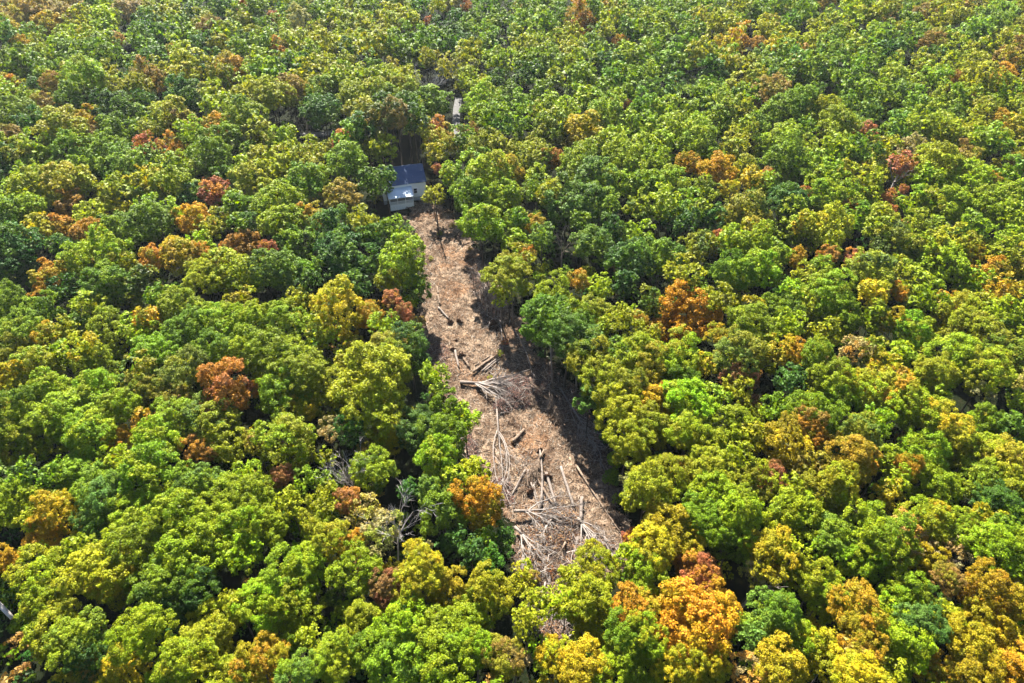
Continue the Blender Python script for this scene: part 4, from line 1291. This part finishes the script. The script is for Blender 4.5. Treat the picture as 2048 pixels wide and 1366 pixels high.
M_WHITE = plain('white_siding', (.88, .89, .91), n=.02)
M_TRIM = plain('white_trim', (.82, .83, .85))
M_FOUND = plain('block_foundation', (.42, .43, .46), .9, .2, 2)
M_ROOF = plain('shaded_metal_roof', (.045, .075, .15), .6, .12, 1, 0.0, .15)  # tree shade on the roofing is put into this navy base colour
M_PORCH = plain('sunlit_metal_roof', (.52, .58, .66), .75, .08, 1, 0.0, .1)  # same roofing in a lighter base colour, standing for sun on it
M_GLASS = plain('window_glass', (.02, .025, .03), .08, .1)
M_DECK = plain('grey_deck', (.33, .34, .37), .8, .15)
M_DOOR = plain('door_paint', (.08, .10, .14), .5)

h0 = at(797, 404)
h1 = at(833, 399)
ang = math.atan2(h1.y - h0.y, h1.x - h0.x)
house = empty('house', (h0.x, h0.y, 0), ang)
tag(house, 'small white house with shaded metal roof and front porch at the head of the clearing', 'house')
X0, X1, D, ZF, ZE = -4.2, 8.6, 11.0, .95, 5.7      # local extents, foundation top, eave
mb = MB()
mb.box((X0, 0, -.6), (X1, D, ZF))
mb.build('foundation', M_FOUND, house)
wall = MB()
wall.box((X0 + .03, .03, ZF), (X1 - .03, .2, ZE))
wall.build('wall', M_WHITE, house)
# lap boards on the front wall, each one proud of the wall
bme = None
nb = 22
bh = (ZE - ZF) / nb
for i in range(nb):
    if bme is None:
        b = MB()
        b.poly([(X0, 0, 0), (X1, 0, 0), (X1, .022, bh), (X0, .022, bh)])
        b.poly([(X0, .03, 0), (X1, .03, 0), (X1, 0, 0), (X0, 0, 0)])
        o = b.build('siding_board', M_WHITE, house)
        bme = o.data
    else:
        o = link('siding_board', bme, house)
    o.location = (0, 0, ZF + i * bh)
RIDGE = ZE + 2.6
for x in (X0 + .03, X1 - .2):
    w = MB()
    w.box((x, .2, ZF), (x + .17, D - .2, ZE))
    a, c, e = (x, .03, ZE), (x, D / 2, RIDGE - .15), (x, D - .03, ZE)
    a2, c2, e2 = [(x + .17, p[1], p[2]) for p in (a, c, e)]
    w.poly([a, e, c])
    w.poly([a2, c2, e2])
    w.poly([a, c, c2, a2])
    w.poly([c, e, e2, c2])
    w.build('wall', M_WHITE, house)
w = MB()
w.box((X0 + .03, D - .2, ZF), (X1 - .03, D - .03, ZE))
w.build('wall', M_WHITE, house)
ov = .35
sl = (RIDGE - ZE) / (D / 2)
roof = MB()
roof.slab([(X0 - .3, -ov, ZE - ov * sl + .16), (X1 + .3, -ov, ZE - ov * sl + .16), (X1 + .3, D / 2, RIDGE + .16), (X0 - .3, D / 2, RIDGE + .16)], .14)
roof.slab([(X1 + .3, D + ov, ZE - ov * sl + .16), (X0 - .3, D + ov, ZE - ov * sl + .16), (X0 - .3, D / 2 + .01, RIDGE + .16), (X1 + .3, D / 2 + .01, RIDGE + .16)], .14)
ro = roof.build('roof', M_ROOF, house)
rib = None
for x in np.arange(X0 - .25, X1 + .3, .6):
    if rib is None:
        b = MB()
        b.slab([(0, -ov, ZE - ov * sl + .22), (.05, -ov, ZE - ov * sl + .22), (.05, D / 2, RIDGE + .22), (0, D / 2, RIDGE + .22)], .05)
        o = b.build('seam', M_ROOF, ro)
        rib = o.data
    else:
        o = link('seam', rib, ro)
    o.location = (x, 0, 0)
# chimney pipe / vent near the eave
b = MB()
b.tube([(.9, 1.2, ZE + .5), (.9, 1.2, ZE + 1.5)], [.14, .14], 8)
b.build('vent_pipe', M_DOOR, ro)


def window(x, z, w, h, parent=house):
    b = MB()
    t = .09
    b.box((x - t, -.07, z - t), (x + w + t, .01, z))
    b.box((x - t, -.07, z + h), (x + w + t, .01, z + h + t))
    b.box((x - t, -.07, z + .002), (x, .01, z + h - .002))
    b.box((x + w, -.07, z + .002), (x + w + t, .01, z + h - .002))
    b.box((x + .002, -.06, z + h / 2 - .035), (x + w - .002, .01, z + h / 2 + .035))
    f = b.build('window', M_TRIM, parent)
    for zz in (z + .005, z + h / 2 + .04):
        c = MB()
        c.box((x + .003, -.035, zz), (x + w - .003, .006, zz + h / 2 - .05))
        c.build('pane', M_GLASS, f)


window(4.9, 2.2, .9, 1.5)
# porch
PX0, PX1, PD, PZ = -2.8, 4.0, 4.0, 1.55
d = MB()
d.box((PX0 + .06, -PD + .06, PZ - .16), (PX1 - .06, -.08, PZ))
deck = d.build('porch_deck', M_DECK, house)
pr = MB()
pr.slab([(PX0 - .3, -PD - .3, 3.75), (PX1 + .3, -PD - .3, 3.75), (PX1 + .3, -.06, 4.75), (PX0 - .3, -.06, 4.75)], .1)
pro = pr.build('porch_roof', M_PORCH, house)
s_me = None
for x in np.arange(PX0 - .2, PX1 + .3, .6):
    if s_me is None:
        b = MB()
        b.slab([(0, -PD - .3, 3.80), (.04, -PD - .3, 3.80), (.04, -.07, 4.80), (0, -.07, 4.80)], .045)
        o = b.build('seam', M_PORCH, pro)
        s_me = o.data
    else:
        o = link('seam', s_me, pro)
    o.location = (x, 0, 0)
b = MB()
b.box((PX0 - .1, -PD - .06, 3.42), (PX1 + .1, -PD + .06, 3.66))
b.build('porch_beam', M_TRIM, house)
p_me = None
for x in (PX0, -.55, 1.75, PX1):
    if p_me is None:
        b = MB()
        b.box((-.08, -PD - .055, -.3), (.08, -PD + .055, 3.42))
        o = b.build('porch_post', M_TRIM, house)
        p_me = o.data
    else:
        o = link('porch_post', p_me, house)
    o.location = (x, 0, 0)
# white skirt boards under the deck and a railing of balusters
k_me = None
for i in range(24):
    x = PX0 + .1 + i * (PX1 - PX0 - .2) / 24
    if k_me is None:
        b = MB()
        b.box((0, -PD - .02, -.3), ((PX1 - PX0 - .2) / 24 - .02, -PD + .02, PZ - .02))
        o = b.build('skirt_board', M_WHITE, house)
        k_me = o.data
    else:
        o = link('skirt_board', k_me, house)
    o.location = (x, 0, 0)
b = MB()
b.box((PX0 + .09, -PD - .04, PZ + .86), (PX1 - .09, -PD + .04, PZ + .95))
b.box((PX0 + .09, -PD - .03, PZ + .10), (PX1 - .09, -PD + .03, PZ + .16))
rail = b.build('railing', M_TRIM, house)
q_me = None
for i in range(44):
    x = PX0 + .2 + i * (PX1 - PX0 - .4) / 43
    if q_me is None:
        b = MB()
        b.box((-.03, -PD - .02, PZ + .16), (.03, -PD + .02, PZ + .86))
        o = b.build('baluster', M_TRIM, rail)
        q_me = o.data
    else:
        o = link('baluster', q_me, rail)
    o.location = (x, 0, 0)
b = MB()
b.box((-1.9, -.06, PZ + .003), (-.9, -.003, PZ + 2.1))
b.build('door', M_DOOR, house)

# ------------------------------------------------------------------ autumn haze over the wood
m, nt, out = new_mat('haze_air')
pv = nt.nodes.new('ShaderNodeVolumePrincipled')
pv.inputs['Color'].default_value = (.82, .9, 1.0, 1)
pv.inputs['Density'].default_value = 0.00004
pv.inputs['Anisotropy'].default_value = 0.3
nt.links.new(pv.outputs[0], out.inputs['Volume'])
hz = MB()
hz.box((-1000, -700, -2), (1000, 1300, 112))
ho = hz.build('haze', m)
tag(ho, 'thin pale haze in the air over the wood', kind='stuff')
